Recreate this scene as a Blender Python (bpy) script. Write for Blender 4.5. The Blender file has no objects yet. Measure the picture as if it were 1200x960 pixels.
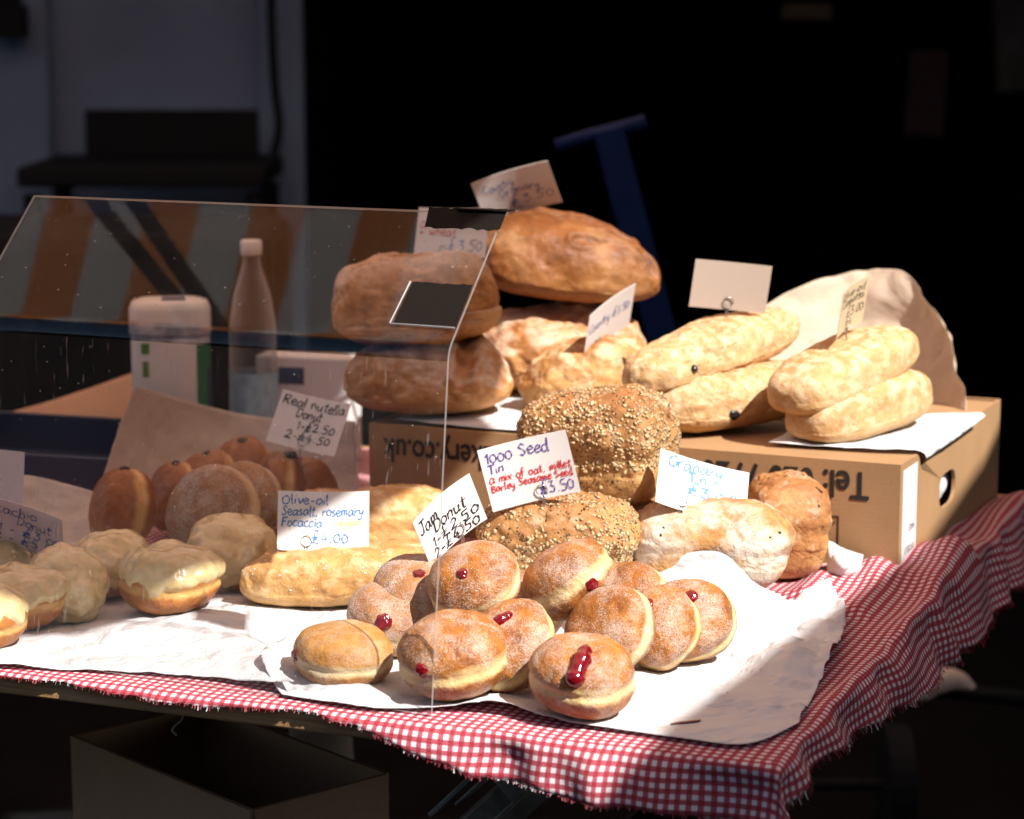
import bpy, bmesh, math, random
import numpy as np
from mathutils import Vector, Matrix, noise, Euler

random.seed(7)
R = math.radians
sc = bpy.context.scene
COL = sc.collection
T = 0.75                      # table height
HC = 0.60                     # camera above the table
FPX = 85 / 36 * 1200.0
PITCH = math.atan(480 / FPX)
CP, SP = math.cos(PITCH), math.sin(PITCH)
V3 = Vector

# ------------------------------------------------------------------ helpers
def at(px, py, Y=None, z=None):
    """point on the sight line of a photo pixel, at distance Y or height z above the table"""
    x = (px - 600) / FPX; y = (480 - py) / FPX
    d = V3((x, CP + y * SP, y * CP - SP))
    t = Y / d.y if Y is not None else (z - HC) / d.z
    return V3((d.x * t, d.y * t, T + HC + d.z * t))

def tag(o, label=None, cat=None, group=None, kind=None):
    if label: o['label'] = label
    if cat: o['category'] = cat
    if group: o['group'] = group
    if kind: o['kind'] = kind
    return o

def thing(name, label, cat, loc, rot=None, group=None):
    o = bpy.data.objects.new(name, None); COL.objects.link(o)
    o.location = loc; o.empty_display_size = .03
    if rot is not None:
        if isinstance(rot, Matrix):
            o.rotation_euler = rot.to_euler()
        else:
            o.rotation_euler = rot
    return tag(o, label, cat, group)

def link(name, me, mats, parent=None, loc=None, rot=None, smooth=True):
    o = bpy.data.objects.new(name, me); COL.objects.link(o)
    if not isinstance(mats, (list, tuple)): mats = [mats]
    if len(me.materials) == 0:
        for m in mats: me.materials.append(m)
    if parent: o.parent = parent
    if loc is not None: o.location = loc
    if rot is not None: o.rotation_euler = rot.to_euler() if isinstance(rot, Matrix) else rot
    if smooth: me.shade_smooth()
    else: me.shade_flat()
    return o

def mesh(name, verts, faces, mi=None):
    me = bpy.data.meshes.new(name)
    me.from_pydata([tuple(v) for v in verts], [], faces)
    if mi is not None: me.polygons.foreach_set('material_index', mi)
    me.update()
    return me

class MB:
    def __init__(s): s.v = []; s.f = []; s.m = []
    def quad_box(s, c, size, rot=None, m=0):
        c = V3(c); hx, hy, hz = [q / 2 for q in size]
        b = len(s.v)
        for z in (-hz, hz):
            for x, y in ((-hx, -hy), (hx, -hy), (hx, hy), (-hx, hy)):
                p = V3((x, y, z))
                if rot is not None: p = rot @ p
                s.v.append(c + p)
        s.f += [(b+3, b+2, b+1, b), (b+4, b+5, b+6, b+7), (b, b+1, b+5, b+4), (b+1, b+2, b+6, b+5), (b+2, b+3, b+7, b+6), (b+3, b, b+4, b+7)]
        s.m += [m] * 6
    def tube(s, pts, r, n=8, m=0, cap=True):
        pts = [V3(p) for p in pts]; b0 = len(s.v)
        rs = r if isinstance(r, (list, tuple)) else [r] * len(pts)
        prev = None
        for i, p in enumerate(pts):
            t = (pts[min(i+1, len(pts)-1)] - pts[max(i-1, 0)]).normalized()
            if prev is None:
                a = t.orthogonal().normalized()
            else:
                a = (prev - t * prev.dot(t))
                a = a.normalized() if a.length > 1e-6 else t.orthogonal().normalized()
            prev = a; bb = t.cross(a)
            for k in range(n):
                q = 2 * math.pi * k / n
                s.v.append(p + (a * math.cos(q) + bb * math.sin(q)) * rs[i])
        for i in range(len(pts) - 1):
            for k in range(n):
                k2 = (k + 1) % n
                s.f.append((b0+i*n+k, b0+i*n+k2, b0+(i+1)*n+k2, b0+(i+1)*n+k)); s.m.append(m)
        if cap:
            s.f.append(tuple(b0 + k for k in range(n - 1, -1, -1))); s.m.append(m)
            e = b0 + (len(pts) - 1) * n
            s.f.append(tuple(e + k for k in range(n))); s.m.append(m)
    def lathe(s, prof, n=32, m=0, sx=1, sy=1, pw=2.0):
        b = len(s.v)
        for r, z in prof:
            for k in range(n):
                q = 2 * math.pi * k / n
                c, d = math.cos(q), math.sin(q)
                g = (abs(c) ** pw + abs(d) ** pw) ** (-1 / pw)
                s.v.append(V3((r * c * g * sx, r * d * g * sy, z)))
        for i in range(len(prof) - 1):
            for k in range(n):
                k2 = (k + 1) % n
                s.f.append((b+i*n+k, b+i*n+k2, b+(i+1)*n+k2, b+(i+1)*n+k)); s.m.append(m)
        s.f.append(tuple(b + k for k in range(n - 1, -1, -1))); s.m.append(m)
        e = b + (len(prof) - 1) * n
        s.f.append(tuple(e + k for k in range(n))); s.m.append(m)
    def build(s, name, mats, parent=None, loc=None, rot=None, smooth=False, bevel=0):
        me = mesh(name, s.v, s.f, s.m)
        o = link(name, me, mats, parent, loc, rot, smooth)
        if bevel:
            b = o.modifiers.new('bevel', 'BEVEL'); b.width = bevel; b.segments = 2; b.limit_method = 'ANGLE'
        return o

def catmull(pts, sub=6, closed=False):
    pts = [V3(p) for p in pts]
    if len(pts) < 3: return pts
    out = []
    n = len(pts)
    for i in range(n - 1):
        p0 = pts[max(i-1, 0)]; p1 = pts[i]; p2 = pts[i+1]; p3 = pts[min(i+2, n-1)]
        for k in range(sub):
            t = k / sub
            out.append(.5 * ((2*p1) + (-p0+p2)*t + (2*p0-5*p1+4*p2-p3)*t*t + (-p0+3*p1-3*p2+p3)*t**3))
    out.append(pts[-1])
    return out

def interp(xs, ys, x):
    return float(np.interp(x, xs, ys))

def ss(a, b, x):
    t = max(0., min(1., (x - a) / (b - a))); return t * t * (3 - 2 * t)

def nz(p, f, seed=0.):
    return noise.noise(V3((p[0]*f + seed*7.13, p[1]*f + seed*3.7, p[2]*f - seed*5.1)))

def fbm(p, f, o=3, seed=0.):
    a = 1; s = 0
    for i in range(o):
        s += a * nz(p, f, seed + i * 1.7); a *= .5; f *= 2.03
    return s

# ------------------------------------------------------------------ materials
class NT:
    def __init__(s, name):
        s.mat = bpy.data.materials.new(name); s.mat.use_nodes = True
        s.n = s.mat.node_tree.nodes; s.l = s.mat.node_tree.links
        s.n.clear(); s.out = s.n.new('ShaderNodeOutputMaterial')
    def node(s, t, **kw):
        n = s.n.new(t)
        for k, v in kw.items():
            if hasattr(n, k): setattr(n, k, v)
            else: n.inputs[k].default_value = v
        return n
    def set(s, node, inp, val):
        if isinstance(val, bpy.types.NodeSocket): s.l.new(val, node.inputs[inp])
        else: node.inputs[inp].default_value = val
    def math(s, op, a, b=0., clamp=False):
        n = s.n.new('ShaderNodeMath'); n.operation = op; n.use_clamp = clamp
        s.set(n, 0, a); s.set(n, 1, b); return n.outputs[0]
    def mix(s, f, a, b):
        n = s.n.new('ShaderNodeMix'); n.data_type = 'RGBA'
        s.set(n, 0, f); s.set(n, 6, a); s.set(n, 7, b); return n.outputs[2]
    def ramp(s, f, stops):
        n = s.n.new('ShaderNodeValToRGB'); e = n.color_ramp.elements
        while len(e) < len(stops): e.new(.5)
        for i, (p, c) in enumerate(stops):
            e[i].position = p; e[i].color = c if isinstance(c, tuple) else (c, c, c, 1)
        s.set(n, 0, f); return n.outputs[0]
    def rng(s, f, a, b, c=0., d=1.):
        n = s.n.new('ShaderNodeMapRange'); n.clamp = True
        s.set(n, 0, f); s.set(n, 1, a); s.set(n, 2, b); s.set(n, 3, c); s.set(n, 4, d)
        return n.outputs[0]
    def coords(s, out='Object'):
        return s.n.new('ShaderNodeTexCoord').outputs[out]
    def offs(s, vec):
        oi = s.n.new('ShaderNodeObjectInfo')
        m = s.n.new('ShaderNodeVectorMath'); m.operation = 'MULTIPLY_ADD'
        c = s.n.new('ShaderNodeCombineXYZ')
        for i in range(3): s.l.new(oi.outputs['Random'], c.inputs[i])
        s.l.new(c.outputs[0], m.inputs[0]); m.inputs[1].default_value = (13.1, 7.7, 23.3)
        s.l.new(vec, m.inputs[2]); return m.outputs[0]
    def noise(s, vec, scale, detail=4, rough=.55, dist=0.):
        n = s.n.new('ShaderNodeTexNoise'); s.l.new(vec, n.inputs['Vector'])
        n.inputs['Scale'].default_value = scale; n.inputs['Detail'].default_value = detail
        n.inputs['Roughness'].default_value = rough; n.inputs['Distortion'].default_value = dist
        return n.outputs[0]
    def voro(s, vec, scale, feature='F1', rnd=1.):
        n = s.n.new('ShaderNodeTexVoronoi'); n.feature = feature; s.l.new(vec, n.inputs['Vector'])
        n.inputs['Scale'].default_value = scale; n.inputs['Randomness'].default_value = rnd
        return n
    def bump(s, h, strength, dist, prev=None):
        n = s.n.new('ShaderNodeBump'); s.set(n, 'Height', h)
        n.inputs['Strength'].default_value = strength; n.inputs['Distance'].default_value = dist
        if prev is not None: s.l.new(prev, n.inputs['Normal'])
        return n.outputs[0]
    def principled(s, color, rough=.6, normal=None, **kw):
        b = s.n.new('ShaderNodeBsdfPrincipled')
        s.set(b, 'Base Color', color); s.set(b, 'Roughness', rough)
        if normal is not None: s.l.new(normal, b.inputs['Normal'])
        for k, v in kw.items(): s.set(b, k.replace('_', ' '), v)
        s.l.new(b.outputs[0], s.out.inputs[0]); return b

def c(r, g, b): return (r, g, b, 1.)
def hexc(h):
    h = h.lstrip('#'); o = []
    for i in (0, 2, 4):
        v = int(h[i:i+2], 16) / 255; o.append(v / 12.92 if v <= .04045 else ((v + .055) / 1.055) ** 2.4)
    return (*o, 1.)

def simple(name, col, rough=.6, bumpf=0, bumpd=.001, var=.0, varf=20, **kw):
    t = NT(name); co = t.coords()
    cc = col
    if var:
        nn = t.noise(co, varf, 5)
        dk = tuple(x * (1 - var) for x in col[:3]) + (1,)
        cc = t.mix(t.rng(nn, .35, .65), dk, col)
    nm = None
    if bumpf: nm = t.bump(t.noise(co, bumpf, 5), .5, bumpd)
    t.principled(cc, rough, nm, **kw)
    return t.mat

def crust(name, dark, mid, light, flour=.3, flourcol=c(.78, .72, .62), speck=0., cracks=.5, fscale=28, zlow=.35, bake=1., rough=.62, fzmin=.25, fup=(-.5, .5)):
    """bread crust: baked browns over the top, paler low sides, flour dusted in patches, fine cracks"""
    t = NT(name); g = t.coords('Generated'); co = t.offs(t.coords('Object'))
    sx = t.n.new('ShaderNodeSeparateXYZ'); t.l.new(g, sx.inputs[0]); gz = sx.outputs[2]
    n1 = t.noise(co, 17, 5, .6, .4); n2 = t.noise(co, 70, 5, .65); n3 = t.noise(co, 420, 3, .6)
    att = t.n.new('ShaderNodeAttribute'); att.attribute_name = 'mark'; slash = att.outputs['Fac']
    bk = t.math('ADD', t.math('MULTIPLY', gz, .55 * bake), t.math('MULTIPLY', n1, 1.15))
    bk = t.math('ADD', bk, t.math('MULTIPLY', t.math('SUBTRACT', n2, .5), .8))
    bk = t.math('ADD', bk, t.math('MULTIPLY', t.math('SUBTRACT', n3, .5), .35))
    col = t.ramp(t.rng(bk, .35, 1.45), [(0.12, light), (.45, mid), (.78, dark)])
    # darker blisters and small pores
    v = t.voro(co, 160); pores = t.rng(v.outputs['Distance'], .05, .22, 1, 0)
    pores = t.math('MULTIPLY', pores, t.rng(n2, .52, .62))
    col = t.mix(t.math('MULTIPLY', pores, .45), col, tuple(x * .45 for x in dark[:3]) + (1,))
    if speck:
        v2 = t.voro(co, 95); sp = t.math('MULTIPLY', t.rng(v2.outputs['Distance'], .10, .16, 1, 0), t.rng(t.noise(co, 60, 2), .56 - speck * .12, .6 - speck * .12))
        col = t.mix(t.math('MULTIPLY', sp, .8), col, c(.035, .018, .01))
    col = t.mix(slash, col, t.mix(t.rng(n2, .38, .6), mid, tuple(x * .8 for x in dark[:3]) + (1,)))
    fm = None
    if flour:
        ge = t.n.new('ShaderNodeNewGeometry'); sn = t.n.new('ShaderNodeSeparateXYZ'); t.l.new(ge.outputs['Normal'], sn.inputs[0])
        up = t.rng(sn.outputs[2], fup[0], fup[1], fzmin, 1)
        f1 = t.noise(co, fscale, 6, .68, .3)
        fm = t.rng(f1, .62 - flour * .34, .74 - flour * .22)
        fm = t.math('MULTIPLY', fm, up)
        fm = t.math('MULTIPLY', fm, t.rng(n3, .25, .6, .45, 1))
        fm = t.math('MULTIPLY', fm, t.math('SUBTRACT', 1, t.math('MULTIPLY', slash, .85)))
        col = t.mix(t.math('MULTIPLY', fm, .88), col, flourcol)
    # crackle: the coordinates are warped so that the cracks wander
    nw = t.n.new('ShaderNodeTexNoise'); t.l.new(co, nw.inputs['Vector']); nw.inputs['Scale'].default_value = 45; nw.inputs['Detail'].default_value = 3
    wv = t.n.new('ShaderNodeVectorMath'); wv.operation = 'MULTIPLY_ADD'; t.l.new(nw.outputs['Color'], wv.inputs[0]); wv.inputs[1].default_value = (.03, .03, .03); t.l.new(co, wv.inputs[2])
    vc = t.voro(wv.outputs[0], 48, 'DISTANCE_TO_EDGE'); cr = t.rng(vc.outputs['Distance'], 0, .07)
    cm = t.math('MULTIPLY', t.math('SUBTRACT', 1, cr), t.rng(n1, .42, .58))
    col = t.mix(t.math('MULTIPLY', cm, .42 * min(1, cracks + .2)), col, tuple(x * .62 for x in mid[:3]) + (1,))
    nm = t.bump(t.math('MULTIPLY', cr, t.rng(n1, .4, .6)), .55 * cracks, .002)
    nm = t.bump(n2, .55, .0035, nm)
    nm = t.bump(n3, .45, .0012, nm)
    rr = rough if fm is None else t.math('ADD', rough, t.math('MULTIPLY', fm, .3))
    t.principled(col, rr, nm, Specular_IOR_Level=.35)
    return t.mat

def donut_mat(name, brown, golden, pale, sugar=.5, band=.17, gloss=.5, scale=1.):
    t = NT(name); ob = t.coords('Object'); co = t.offs(ob); g = t.coords('Generated')
    sx = t.n.new('ShaderNodeSeparateXYZ'); t.l.new(g, sx.inputs[0]); gz = sx.outputs[2]
    n1 = t.noise(co, 26, 5, .6, .3); n2 = t.noise(co, 110, 4, .6); n3 = t.noise(co, 640, 3, .7)
    dz = t.math('ABSOLUTE', t.math('SUBTRACT', t.math('ADD', gz, t.math('MULTIPLY', t.math('SUBTRACT', n1, .5), .26)), .50))
    col = t.mix(t.rng(t.math('ADD', n1, t.math('MULTIPLY', t.math('SUBTRACT', n2, .5), .5)), .3, .68), brown, golden)
    bm = t.rng(dz, band * .35, band, 1, 0)
    col = t.mix(t.math('MULTIPLY', bm, .88), col, pale)
    nm = t.bump(n1, .5, .008); nm = t.bump(n2, .5, .003, nm); vw = t.voro(co, 70, 'DISTANCE_TO_EDGE'); nm = t.bump(t.rng(vw.outputs[0], 0, .12), .14, .0012, nm)
    rr = gloss
    if sugar:
        cl = t.noise(co, 42, 4, .65, .2)
        v = t.voro(co, 820 * scale); gr = t.rng(v.outputs['Distance'], .22, .42, 1, 0)
        sc_ = t.n.new('ShaderNodeSeparateColor'); t.l.new(v.outputs['Color'], sc_.inputs[0])
        dens = t.rng(cl, .36, .64, .02, 1.)
        keep = t.math('LESS_THAN', sc_.outputs[0], t.math('MULTIPLY', dens, sugar * 1.25))
        sm = t.math('MULTIPLY', gr, keep)
        veil = t.math('MULTIPLY', t.rng(t.math('ADD', cl, t.math('MULTIPLY', t.math('SUBTRACT', n3, .5), .9)), .46, .78), sugar * .82, True)
        sm2 = t.math('MAXIMUM', sm, veil)
        col = t.mix(t.math('MULTIPLY', sm2, .8), col, c(.84, .78, .70))
        nm = t.bump(sm, .8, .0012, nm); nm = t.bump(n3, .5, .0008, nm)
        rr = t.math('ADD', gloss, t.math('MULTIPLY', sm2, .2))
    t.principled(col, rr, nm, Specular_IOR_Level=.4)
    return t.mat

M = {}
M['country'] = crust('dark_country_crust', c(.12, .036, .008), c(.21, .073, .016), c(.31, .13, .038), flour=.30, speck=.6, fscale=11, rough=.5, flourcol=c(.36, .20, .09), cracks=.12)
M['floury'] = crust('floured_country_crust', c(.32, .11, .022), c(.47, .20, .052), c(.54, .28, .10), flour=.8, fscale=24, speck=.2, flourcol=c(.66, .53, .42), fzmin=.10, fup=(.05, .5))
M['pale_loaf'] = crust('pale_wheat_crust', c(.26, .105, .028), c(.43, .22, .07), c(.56, .34, .135), flour=.45, fscale=30, flourcol=c(.76, .6, .4))
M['olive'] = crust('olive_ciabatta_crust', c(.40, .205, .075), c(.49, .28, .115), c(.56, .36, .17), flour=.5, fscale=110, cracks=.7, flourcol=c(.68, .53, .36), speck=.12, bake=.8)
M['ciabatta'] = crust('ciabatta_crust', c(.40, .20, .07), c(.50, .29, .12), c(.57, .375, .185), flour=.5, fscale=75, flourcol=c(.69, .545, .375), bake=.9, cracks=.2)
M['focaccia'] = crust('focaccia_crust', c(.36, .145, .032), c(.49, .24, .068), c(.60, .35, .13), flour=.34, fscale=44, flourcol=c(.78, .62, .38), cracks=.3, bake=.4, rough=.5)
M['seeded'] = crust('seeded_tin_crust', c(.27, .11, .032), c(.42, .21, .072), c(.54, .32, .13), flour=.25, speck=.3, flourcol=c(.68, .52, .35))
M['granary'] = crust('granary_tin_crust', c(.34, .14, .04), c(.48, .24, .08), c(.64, .42, .19), flour=.68, fscale=26, speck=.35, flourcol=c(.76, .70, .61), fzmin=1., bake=.9)
M['granary2'] = crust('granary_brown_crust', c(.28, .11, .034), c(.46, .22, .075), c(.66, .42, .18), flour=.34, fscale=30, speck=.35, flourcol=c(.82, .72, .58), fzmin=.7, bake=1.3)
M['jamdonut'] = donut_mat('sugared_donut', c(.20, .058, .009), c(.43, .16, .028), c(.76, .54, .24), sugar=.62, band=.13, gloss=.42)
M['palejam'] = donut_mat('pale_golden_donut', c(.36, .13, .024), c(.55, .27, .065), c(.80, .62, .34), sugar=.42, band=.13)
M['sugardonut'] = donut_mat('thickly_sugared_donut', c(.26, .10, .035), c(.40, .19, .07), c(.6, .4, .2), sugar=.85)
M['browndonut'] = donut_mat('plain_brown_donut', c(.23, .065, .014), c(.34, .11, .022), c(.62, .36, .12), sugar=.0, band=.15, gloss=.35)
M['goldendonut'] = donut_mat('golden_donut', c(.30, .09, .018), c(.46, .17, .035), c(.66, .38, .12), sugar=.0, band=.1, gloss=.4)

def icing_mat():
    t = NT('pistachio_icing'); co = t.offs(t.coords()); n1 = t.noise(co, 40, 4); n2 = t.noise(co, 150, 3)
    col = t.ramp(n1, [(.3, c(.50, .35, .13)), (.5, c(.68, .52, .26)), (.7, c(.76, .63, .38))])
    nm = t.bump(n1, .4, .004); nm = t.bump(n2, .3, .001, nm)
    t.principled(col, .24, nm, Subsurface_Weight=.1, Subsurface_Scale=.004, Coat_Weight=.25, Coat_Roughness=.15); return t.mat
M['icing'] = icing_mat()
M['jam'] = simple('red_jam', c(.15, .002, .006), .1, 160, .0012, Coat_Weight=.6, Coat_Roughness=.05)
M['choc'] = simple('dark_chocolate_spread', c(.03, .012, .006), .3, 90, .001)
M['oliveskin'] = simple('black_olive', c(.012, .01, .012), .3, 200, .0006)
M['oat'] = simple('oat_flake', c(.70, .50, .27), .7, var=.55, varf=170)
M['darkseed'] = simple('dark_seed', c(.045, .022, .012), .5, var=.4, varf=200)
M['wire'] = simple('steel_wire', c(.45, .45, .46), .3, Metallic=1.)
M['tape'] = simple('black_gaffer_tape', c(.009, .007, .006), .6, 900, .0004, Specular_IOR_Level=.08)
M['tape_edge'] = simple('frayed_tape_edge', c(.22, .22, .22), .5)
M['inkblue'] = simple('blue_ink', c(.03, .10, .36), .5)
M['inklight'] = simple('light_blue_ink', c(.02, .16, .42), .5)
M['inkblack'] = simple('black_ink', c(.012, .012, .018), .5)
M['inkpurple'] = simple('purple_ink', c(.10, .06, .30), .5)
M['inkred'] = simple('red_ink', c(.55, .015, .03), .5)
M['inkyellow'] = simple('yellow_ink', c(.75, .66, .18), .5)
M['print'] = simple('black_print', c(.012, .01, .009), .6)
M['greyprint'] = simple('grey_print', c(.16, .16, .18), .6)

def paper_mat(name, col, trans=.25, scale=1., rough=.7, bumpd=.004, sheen=.3):
    t = NT(name); co = t.coords()
    vr = t.voro(co, 16 * scale, 'DISTANCE_TO_EDGE'); vr2 = t.voro(co, 45 * scale, 'F1')
    n = t.noise(co, 9 * scale, 5, .6, 1.2)
    nm = t.bump(n, .6, bumpd * 3); nm = t.bump(t.rng(vr.outputs[0], 0, .2), .35, bumpd * .7, nm); nm = t.bump(vr2.outputs['Distance'], .3, bumpd * .6, nm)
    d = t.n.new('ShaderNodeBsdfPrincipled'); t.set(d, 'Base Color', col); t.set(d, 'Roughness', rough); t.l.new(nm, d.inputs['Normal']); t.set(d, 'Specular IOR Level', sheen)
    tr = t.n.new('ShaderNodeBsdfTranslucent'); t.set(tr, 'Color', col); t.l.new(nm, tr.inputs['Normal'])
    mx = t.n.new('ShaderNodeMixShader'); mx.inputs[0].default_value = trans
    t.l.new(d.outputs[0], mx.inputs[1]); t.l.new(tr.outputs[0], mx.inputs[2]); t.l.new(mx.outputs[0], t.out.inputs[0])
    return t.mat
M['paper'] = paper_mat('white_greaseproof_paper', c(.76, .75, .75), .22, bumpd=.0085)
M['tanpaper'] = paper_mat('tan_kraft_paper', c(.74, .63, .54), .25, .7)
M['kraft'] = paper_mat('pale_kraft_paper', c(.60, .48, .37), .3, .8)
M['card'] = paper_mat('white_card', c(.78, .74, .72), .12, 1., .5, .0004)
M['cream_card'] = paper_mat('cream_card', c(.66, .52, .34), .12, 1., .5, .0004)

def carton_mat(name, col, trans=0):
    t = NT(name); co = t.coords(); n = t.noise(co, 12, 5); s = t.node('ShaderNodeTexWave'); s.wave_type = 'BANDS'; s.bands_direction = 'Z'
    t.l.new(co, s.inputs[0]); s.inputs['Scale'].default_value = 60; s.inputs['Distortion'].default_value = .6
    n2 = t.noise(co, 260, 3)
    cc = t.mix(t.rng(n, .3, .7), tuple(x * .86 for x in col[:3]) + (1,), col)
    cc = t.mix(t.math('MULTIPLY', t.rng(n2, .45, .7), .25), cc, tuple(x * .7 for x in col[:3]) + (1,))
    nm = t.bump(s.outputs[0], .04, .0005); nm = t.bump(n2, .2, .0006, nm)
    t.principled(cc, .7, nm, Specular_IOR_Level=.25); return t.mat
M['carton'] = carton_mat('brown_carton', c(.37, .215, .105))
M['carton_dark'] = carton_mat('dull_brown_carton', c(.56, .33, .20))

def gingham_mat():
    t = NT('red_gingham'); uv = t.n.new('ShaderNodeUVMap'); sx = t.n.new('ShaderNodeSeparateXYZ'); t.l.new(uv.outputs[0], sx.inputs[0])
    P = .0088
    def stripe(s):
        f = t.math('FRACT', t.math('DIVIDE', s, P)); return t.rng(t.math('ABSOLUTE', t.math('SUBTRACT', f, .5)), .235, .265)
    a = stripe(sx.outputs[0]); b = stripe(sx.outputs[1])
    sm = t.math('ADD', a, b)
    col = t.ramp(t.math('MULTIPLY', sm, .5), [(0, c(.80, .75, .76)), (.5, c(.45, .075, .11)), (1., c(.34, .005, .018))])
    wv = t.n.new('ShaderNodeTexNoise'); t.l.new(uv.outputs[0], wv.inputs['Vector']); wv.inputs['Scale'].default_value = 900; wv.inputs['Detail'].default_value = 2
    col = t.mix(t.math('MULTIPLY', t.rng(wv.outputs[0], .4, .65), .16), col, c(.75, .6, .6))
    big = t.noise(uv.outputs[0], 22, 4); 
    nm = t.bump(wv.outputs[0], .5, .0006); nm = t.bump(big, .35, .006, nm)
    d = t.n.new('ShaderNodeBsdfPrincipled'); t.l.new(col, d.inputs['Base Color']); t.set(d, 'Roughness', .85); t.l.new(nm, d.inputs['Normal']); t.set(d, 'Specular IOR Level', .15)
    tr = t.n.new('ShaderNodeBsdfTranslucent'); t.l.new(col, tr.inputs['Color'])
    mx = t.n.new('ShaderNodeMixShader'); mx.inputs[0].default_value = .2
    t.l.new(d.outputs[0], mx.inputs[1]); t.l.new(tr.outputs[0], mx.inputs[2]); t.l.new(mx.outputs[0], t.out.inputs[0])
    return t.mat
M['gingham'] = gingham_mat()

def acrylic_mat():
    t = NT('scratched_clear_acrylic'); co = t.coords()
    ge = t.n.new('ShaderNodeNewGeometry')
    fr = t.n.new('ShaderNodeFresnel')
    ior = t.math('ADD', t.math('MULTIPLY', ge.outputs['Backfacing'], 1 / 1.5 - 1.5), 1.5)
    t.l.new(ior, fr.inputs['IOR'])
    tp = t.n.new('ShaderNodeBsdfTransparent'); tp.inputs[0].default_value = c(.955, .96, .965)
    gl = t.n.new('ShaderNodeBsdfGlossy'); gl.inputs['Roughness'].default_value = .015
    m1 = t.n.new('ShaderNodeMixShader'); t.l.new(t.math('MULTIPLY', fr.outputs[0], .40), m1.inputs[0]); t.l.new(tp.outputs[0], m1.inputs[1]); t.l.new(gl.outputs[0], m1.inputs[2])
    # dust film, specks and hair scratches
    n1 = t.noise(co, 7, 5, .6); 
    v = t.voro(co, 95); scol = t.n.new('ShaderNodeSeparateColor'); t.l.new(v.outputs['Color'], scol.inputs[0])
    spk = t.math('MULTIPLY', t.rng(v.outputs['Distance'], .05, .09, 1, 0), t.math('LESS_THAN', scol.outputs[0], .45))
    mp = t.n.new('ShaderNodeMapping'); mp.inputs['Scale'].default_value = (1., 1., .03); mp.inputs['Rotation'].default_value = (.3, 1.1, .2); t.l.new(co, mp.inputs[0])
    sv = t.noise(mp.outputs[0], 420, 2, .5); scr = t.math('MULTIPLY', t.rng(sv, .665, .73), t.rng(n1, .47, .6))
    mp2 = t.n.new('ShaderNodeMapping'); mp2.inputs['Scale'].default_value = (1., 1., .02); mp2.inputs['Rotation'].default_value = (.2, -.6, .5); t.l.new(co, mp2.inputs[0])
    sv2 = t.noise(mp2.outputs[0], 300, 2, .5); scr2 = t.math('MULTIPLY', t.rng(sv2, .675, .74), t.rng(n1, .53, .38))
    fac = t.math('ADD', t.rng(n1, .35, .7, .005, .020), t.math('MULTIPLY', spk, .45))
    fac = t.math('ADD', fac, t.math('MULTIPLY', t.math('ADD', scr, scr2), .22), True)
    df = t.n.new('ShaderNodeBsdfDiffuse'); df.inputs[0].default_value = c(.8, .78, .76)
    tl = t.n.new('ShaderNodeBsdfTranslucent'); tl.inputs[0].default_value = c(.8, .78, .76)
    md = t.n.new('ShaderNodeMixShader'); md.inputs[0].default_value = .5; t.l.new(df.outputs[0], md.inputs[1]); t.l.new(tl.outputs[0], md.inputs[2])
    m2 = t.n.new('ShaderNodeMixShader'); t.l.new(fac, m2.inputs[0]); t.l.new(m1.outputs[0], m2.inputs[1]); t.l.new(md.outputs[0], m2.inputs[2])
    t.l.new(m2.outputs[0], t.out.inputs[0]); return t.mat
M['acrylic'] = acrylic_mat()
def bend_mat():
    t = NT('refraction_tinted_bend'); co = t.coords(); n = t.noise(co, 60, 3)
    tp = t.n.new('ShaderNodeBsdfTransparent'); t.l.new(t.ramp(n, [(.35, c(.62, .63, .65)), (.65, c(.85, .85, .85))]), tp.inputs[0])  # tint stands in for the dark refraction band along the bend
    gl = t.n.new('ShaderNodeBsdfGlossy'); gl.inputs['Roughness'].default_value = .06
    m = t.n.new('ShaderNodeMixShader'); m.inputs[0].default_value = .045; t.l.new(tp.outputs[0], m.inputs[1]); t.l.new(gl.outputs[0], m.inputs[2])
    t.l.new(m.outputs[0], t.out.inputs[0]); return t.mat
M['acrylic_bend'] = bend_mat()
def edge_mat():
    t = NT('sawn_acrylic_edge'); d = t.n.new('ShaderNodeBsdfDiffuse'); d.inputs[0].default_value = c(.5, .48, .46)
    tl = t.n.new('ShaderNodeBsdfTranslucent'); tl.inputs[0].default_value = c(.5, .47, .45)
    tp = t.n.new('ShaderNodeBsdfTransparent')
    a = t.n.new('ShaderNodeMixShader'); a.inputs[0].default_value = .5; t.l.new(d.outputs[0], a.inputs[1]); t.l.new(tl.outputs[0], a.inputs[2])
    b = t.n.new('ShaderNodeMixShader'); b.inputs[0].default_value = .35; t.l.new(a.outputs[0], b.inputs[1]); t.l.new(tp.outputs[0], b.inputs[2])
    t.l.new(b.outputs[0], t.out.inputs[0]); return t.mat
M['acrylic_edge'] = edge_mat()

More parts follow.
